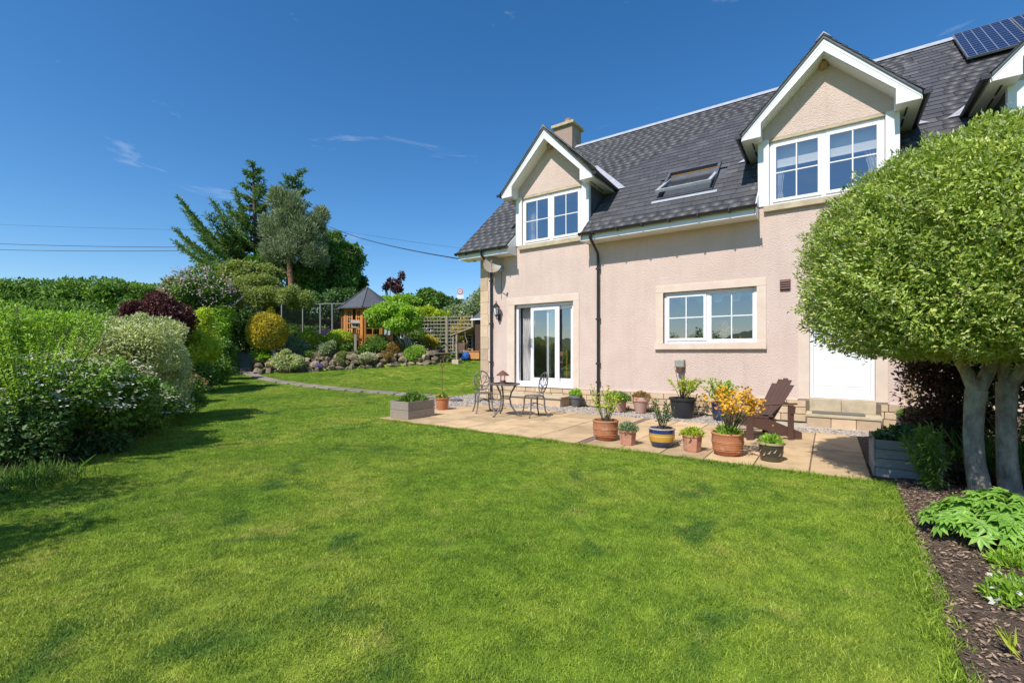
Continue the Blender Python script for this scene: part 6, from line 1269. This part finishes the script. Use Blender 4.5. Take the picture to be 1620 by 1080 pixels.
for i in range(40):
    f = i / 40; y = 285 + 140 * f; a = r5.uniform(0, 6.283); L = (10 + 40 * f ** .8) * T2 / FPX; s = at(463 - 4 * f, y, T2); br.append((sweep(s, s + np.array([L * math.cos(a), L * math.sin(a), L * .35]), .35, 4), .5 + .5 * f))
br.append((sweep(at(462, 292, T2), at(484, 268, T2), -.6), .7)); br.append((sweep(at(462, 300, T2), at(450, 278, T2), .2), .4)); br.append((sweep(at(462, 310, T2), at(492, 300, T2), -.3), .6))
conifer('nodding_conifer', 'second dark conifer with a nodding top behind the pine', cbase(456, T2), [at(458, 470, T2), at(459, 400, T2), at(461, 330, T2), at(463, 290, T2), at(474, 272, T2)], br, 57)
# pine
T3 = 30.5; pb0 = cbase(463, T3); tk = [pb0, at(462, 470, T3), at(460, 440, T3), at(456, 405, T3), at(455, 360, T3), at(456, 310, T3)]
pine = border('pine', 'blue-grey pine with an orange trunk standing above the summerhouse', 'tree', [(455, 330, T3, 28, 38), (440, 370, T3, 30, 32), (478, 370, T3, 30, 36), (460, 400, T3, 40, 26), (500, 372, T3 + .8, 22, 40), (510, 345, T3 + 1, 12, 20), (430, 400, T3, 22, 22), (497, 405, T3, 24, 22)], 30000, .27, .045, 'needle_pine', 460, base=pb0, stems=0, shell=.65, lump=.5, up=.7, out=.7, rnd=.5, trunk=[(tk, [.24, .2, .18, .14, .1, .04]), ([tk[3], at(480, 385, T3), at(498, 365, T3)], [.1, .07, .03]), ([tk[3], at(440, 385, T3), at(428, 375, T3)], [.09, .06, .03]), ([tk[2], at(445, 420, T3), at(432, 400, T3)], [.08, .05, .03])], stem_mat='bark_pine')
b0 = cbase(532, 33.5); border('rowan', 'large dark broadleaf tree with cream blossom behind the summerhouse', 'tree', [(530, 415, 33.5, 38, 42), (505, 440, 33, 34, 40), (555, 410, 34, 18, 28), (545, 450, 33.2, 28, 28), (495, 470, 32, 26, 22), (520, 385, 34, 22, 24)], 34000, .22, .12, 'leaf_mid', 461, base=b0, stems=7, stem_r=.12, shell=.6, lump=.45, stem_mat='bark_brown', petals=('petal_cream', 170, .10, 'flat'))
border('hawthorn', 'mid-green bushy tree filling the gap between the larch and the pine', 'tree', [(432, 405, 32.5, 26, 34), (455, 435, 32, 34, 28), (415, 425, 32, 26, 26), (490, 430, 32.5, 26, 26)], 17000, .22, .11, 'leaf_mid', 467, stems=7, stem_r=.09, shell=.65, lump=.5, stem_mat='bark_brown', core=.15)
border('young_tree', 'small blue-green tree just behind the summerhouse roof', 'tree', [(568, 452, 36, 17, 24), (560, 470, 36, 18, 16)], 5500, .20, .10, 'leaf_dark', 462, stems=4, stem_r=.06, shell=.7, lump=.5)
border('lime_tree', 'yellow-green broadleaf tree below the sweeping larch branches', 'tree', [(388, 437, 27, 34, 26), (420, 436, 27.5, 24, 20), (362, 455, 26.5, 32, 24), (410, 460, 27, 36, 24)], 22000, .18, .09, 'leaf_apple', 463, stems=7, stem_r=.08, shell=.65, lump=.45, stem_mat='bark_brown')
border('laurel', 'dense dark laurel mass below the pine', 'shrub', [(500, 490, 30, 50, 26), (450, 490, 29, 40, 26), (540, 480, 31, 30, 26)], 14000, .20, .10, 'leaf_dark', 464, stems=4, stem_r=.05, shell=.45)
border('copper_tree', 'thin purple-leaved tree with a leaning leader on the skyline', 'tree', [(621, 450, 36, 15, 10), (634, 440, 36, 6, 11), (612, 455, 36, 9, 8), (628, 460, 36, 12, 8)], 1000, .22, .11, 'leaf_purple', 465, stems=9, stem_r=.06, shell=1.0, lump=.6, up=.6)
border('garden_hedge', 'tall mixed hedge closing the garden behind the trees', 'hedge', [(320 + 46 * i, 518 + 6 * math.sin(i * 2.3), 36, 40, 36) for i in range(11)], 30000, .24, .13, 'leaf_dark', 466, stems=6, stem_r=.06, shell=.4)
bank = [('bank_shrub', 'bright yellow-green shrub on the bank behind the summerhouse', [(640, 480, 31, 30, 15), (615, 480, 31.5, 25, 12)], 'leaf_bright'), ('bank_shrub', 'taller mid-green bush crowning the bank', [(682, 478, 32, 24, 20), (676, 465, 32, 12, 10)], 'leaf_mid'),
        ('bank_hedge', 'bronze-green hedge on the bank under the road sign', [(715, 487, 34, 26, 18), (700, 482, 34, 22, 14), (655, 490, 34, 40, 24), (600, 490, 34, 30, 22)], 'leaf_dark'), ('bank_hedge', 'olive hedge on the bank ending behind the house corner', [(748, 492, 33, 28, 24), (770, 480, 33.5, 30, 26), (725, 500, 30, 26, 20)], 'leaf_greygreen'),
        ('bank_shrub', 'fresh lime shrub at the foot of the bank behind the trellis', [(690, 503, 28.5, 22, 15), (665, 500, 28.5, 26, 16)], 'leaf_lime')]
for gi, (nm, lb, sp, m) in enumerate(bank): border(nm, lb, 'hedge' if 'hedge' in nm else 'shrub', sp, 11000, .18, .09, m, 470 + gi, stems=3, stem_r=.04, shell=.45, lump=.35)
# hedge behind the viewer, mirrored in the patio door
shrub('boundary_hedge', 'tall mixed hedge along the far side of the lawn, mirrored in the patio door', 'hedge', [((-26 + i * 2.6, -13 - .6 * math.sin(i * 2), 1.0 + .15 * math.sin(i * 3)), (1.9, 1.4, 1.35 + .3 * math.sin(i * 1.7))) for i in range(15)], 20000, .2, .1, 'leaf_mid', 490, stems=15, shell=.4)

# ------------------------------------------------------------------ sign and overhead wires
sg0 = at(728, 500, 42); sgz = float(terr(sg0[0], sg0[1])); sn = thing('road_sign', 'white road sign with a red-ringed speed roundel above the hedge', 'road sign', (sg0[0], sg0[1], sgz), YAW); zc = at(728, 461, 42)[2] - sgz
part('pole', MB().tube([(0, .05, -.1), (0, .05, zc + .2)], .04, 8), 'steel', sn, True, local=True)
for nm, r, m, y in (('roundel_back', .29, 'sign_white', 0), ('roundel', .265, 'sign_red', -.022), ('roundel_face', .19, 'sign_white', -.03)):
    part(nm, MB().lathe([(r, 0), (r, .02 if y == 0 else .008)], (0, 0, 0), 24), m, sn, local=True, loc=(0, y, zc)).rotation_euler = (math.radians(90), 0, 0)
part('plate', MB().box(-.31, -.02, zc - .78, .31, .02, zc - .31), 'sign_white', sn, local=True)
tx = bpy.data.curves.new('numerals', 'FONT'); tx.body = '20'; tx.size = .25; tx.align_x = 'CENTER'; tx.align_y = 'CENTER'; to = bpy.data.objects.new('tmp', tx); COL.objects.link(to); bpy.context.view_layer.update()
tm = bpy.data.meshes.new_from_object(to.evaluated_get(bpy.context.evaluated_depsgraph_get())); bpy.data.objects.remove(to); tm.materials.clear(); tm.materials.append(MATS['sign_black'])
no = bpy.data.objects.new('numerals', tm); COL.objects.link(no); no.parent = sn; no.location = (0, -.042, zc); no.rotation_euler = (math.radians(90), 0, 0)
def wire(label, a, b, sag, r=.022):
    a, b = np.array(a), np.array(b); pts = [a + (b - a) * u - np.array([0, 0, sag * 4 * u * (1 - u)]) for u in np.linspace(0, 1, 15)]; tag(part('power_line', MB().tube(pts, r, 5), 'wire', None, True), label, 'power line', 'overhead lines')
wire('upper of the two thick overhead lines left of the larch', at(-120, 380, 60), at(330, 391, 48), .25, .03); wire('lower of the two thick overhead lines left of the larch', at(-120, 391, 60), at(330, 396, 48), .25, .03)
wire('thin overhead line crossing above the pair left of the larch', at(-120, 349, 60), at(330, 364, 48), .2, .012)
wire('thick service line running from the trees to the house eaves', at(520, 358, 36), (-8.95, 10.9, 4.22), .25, .020)
wire('thin high overhead line between the trees and the house', at(520, 362, 48), at(800, 400, 60), .2, .012)
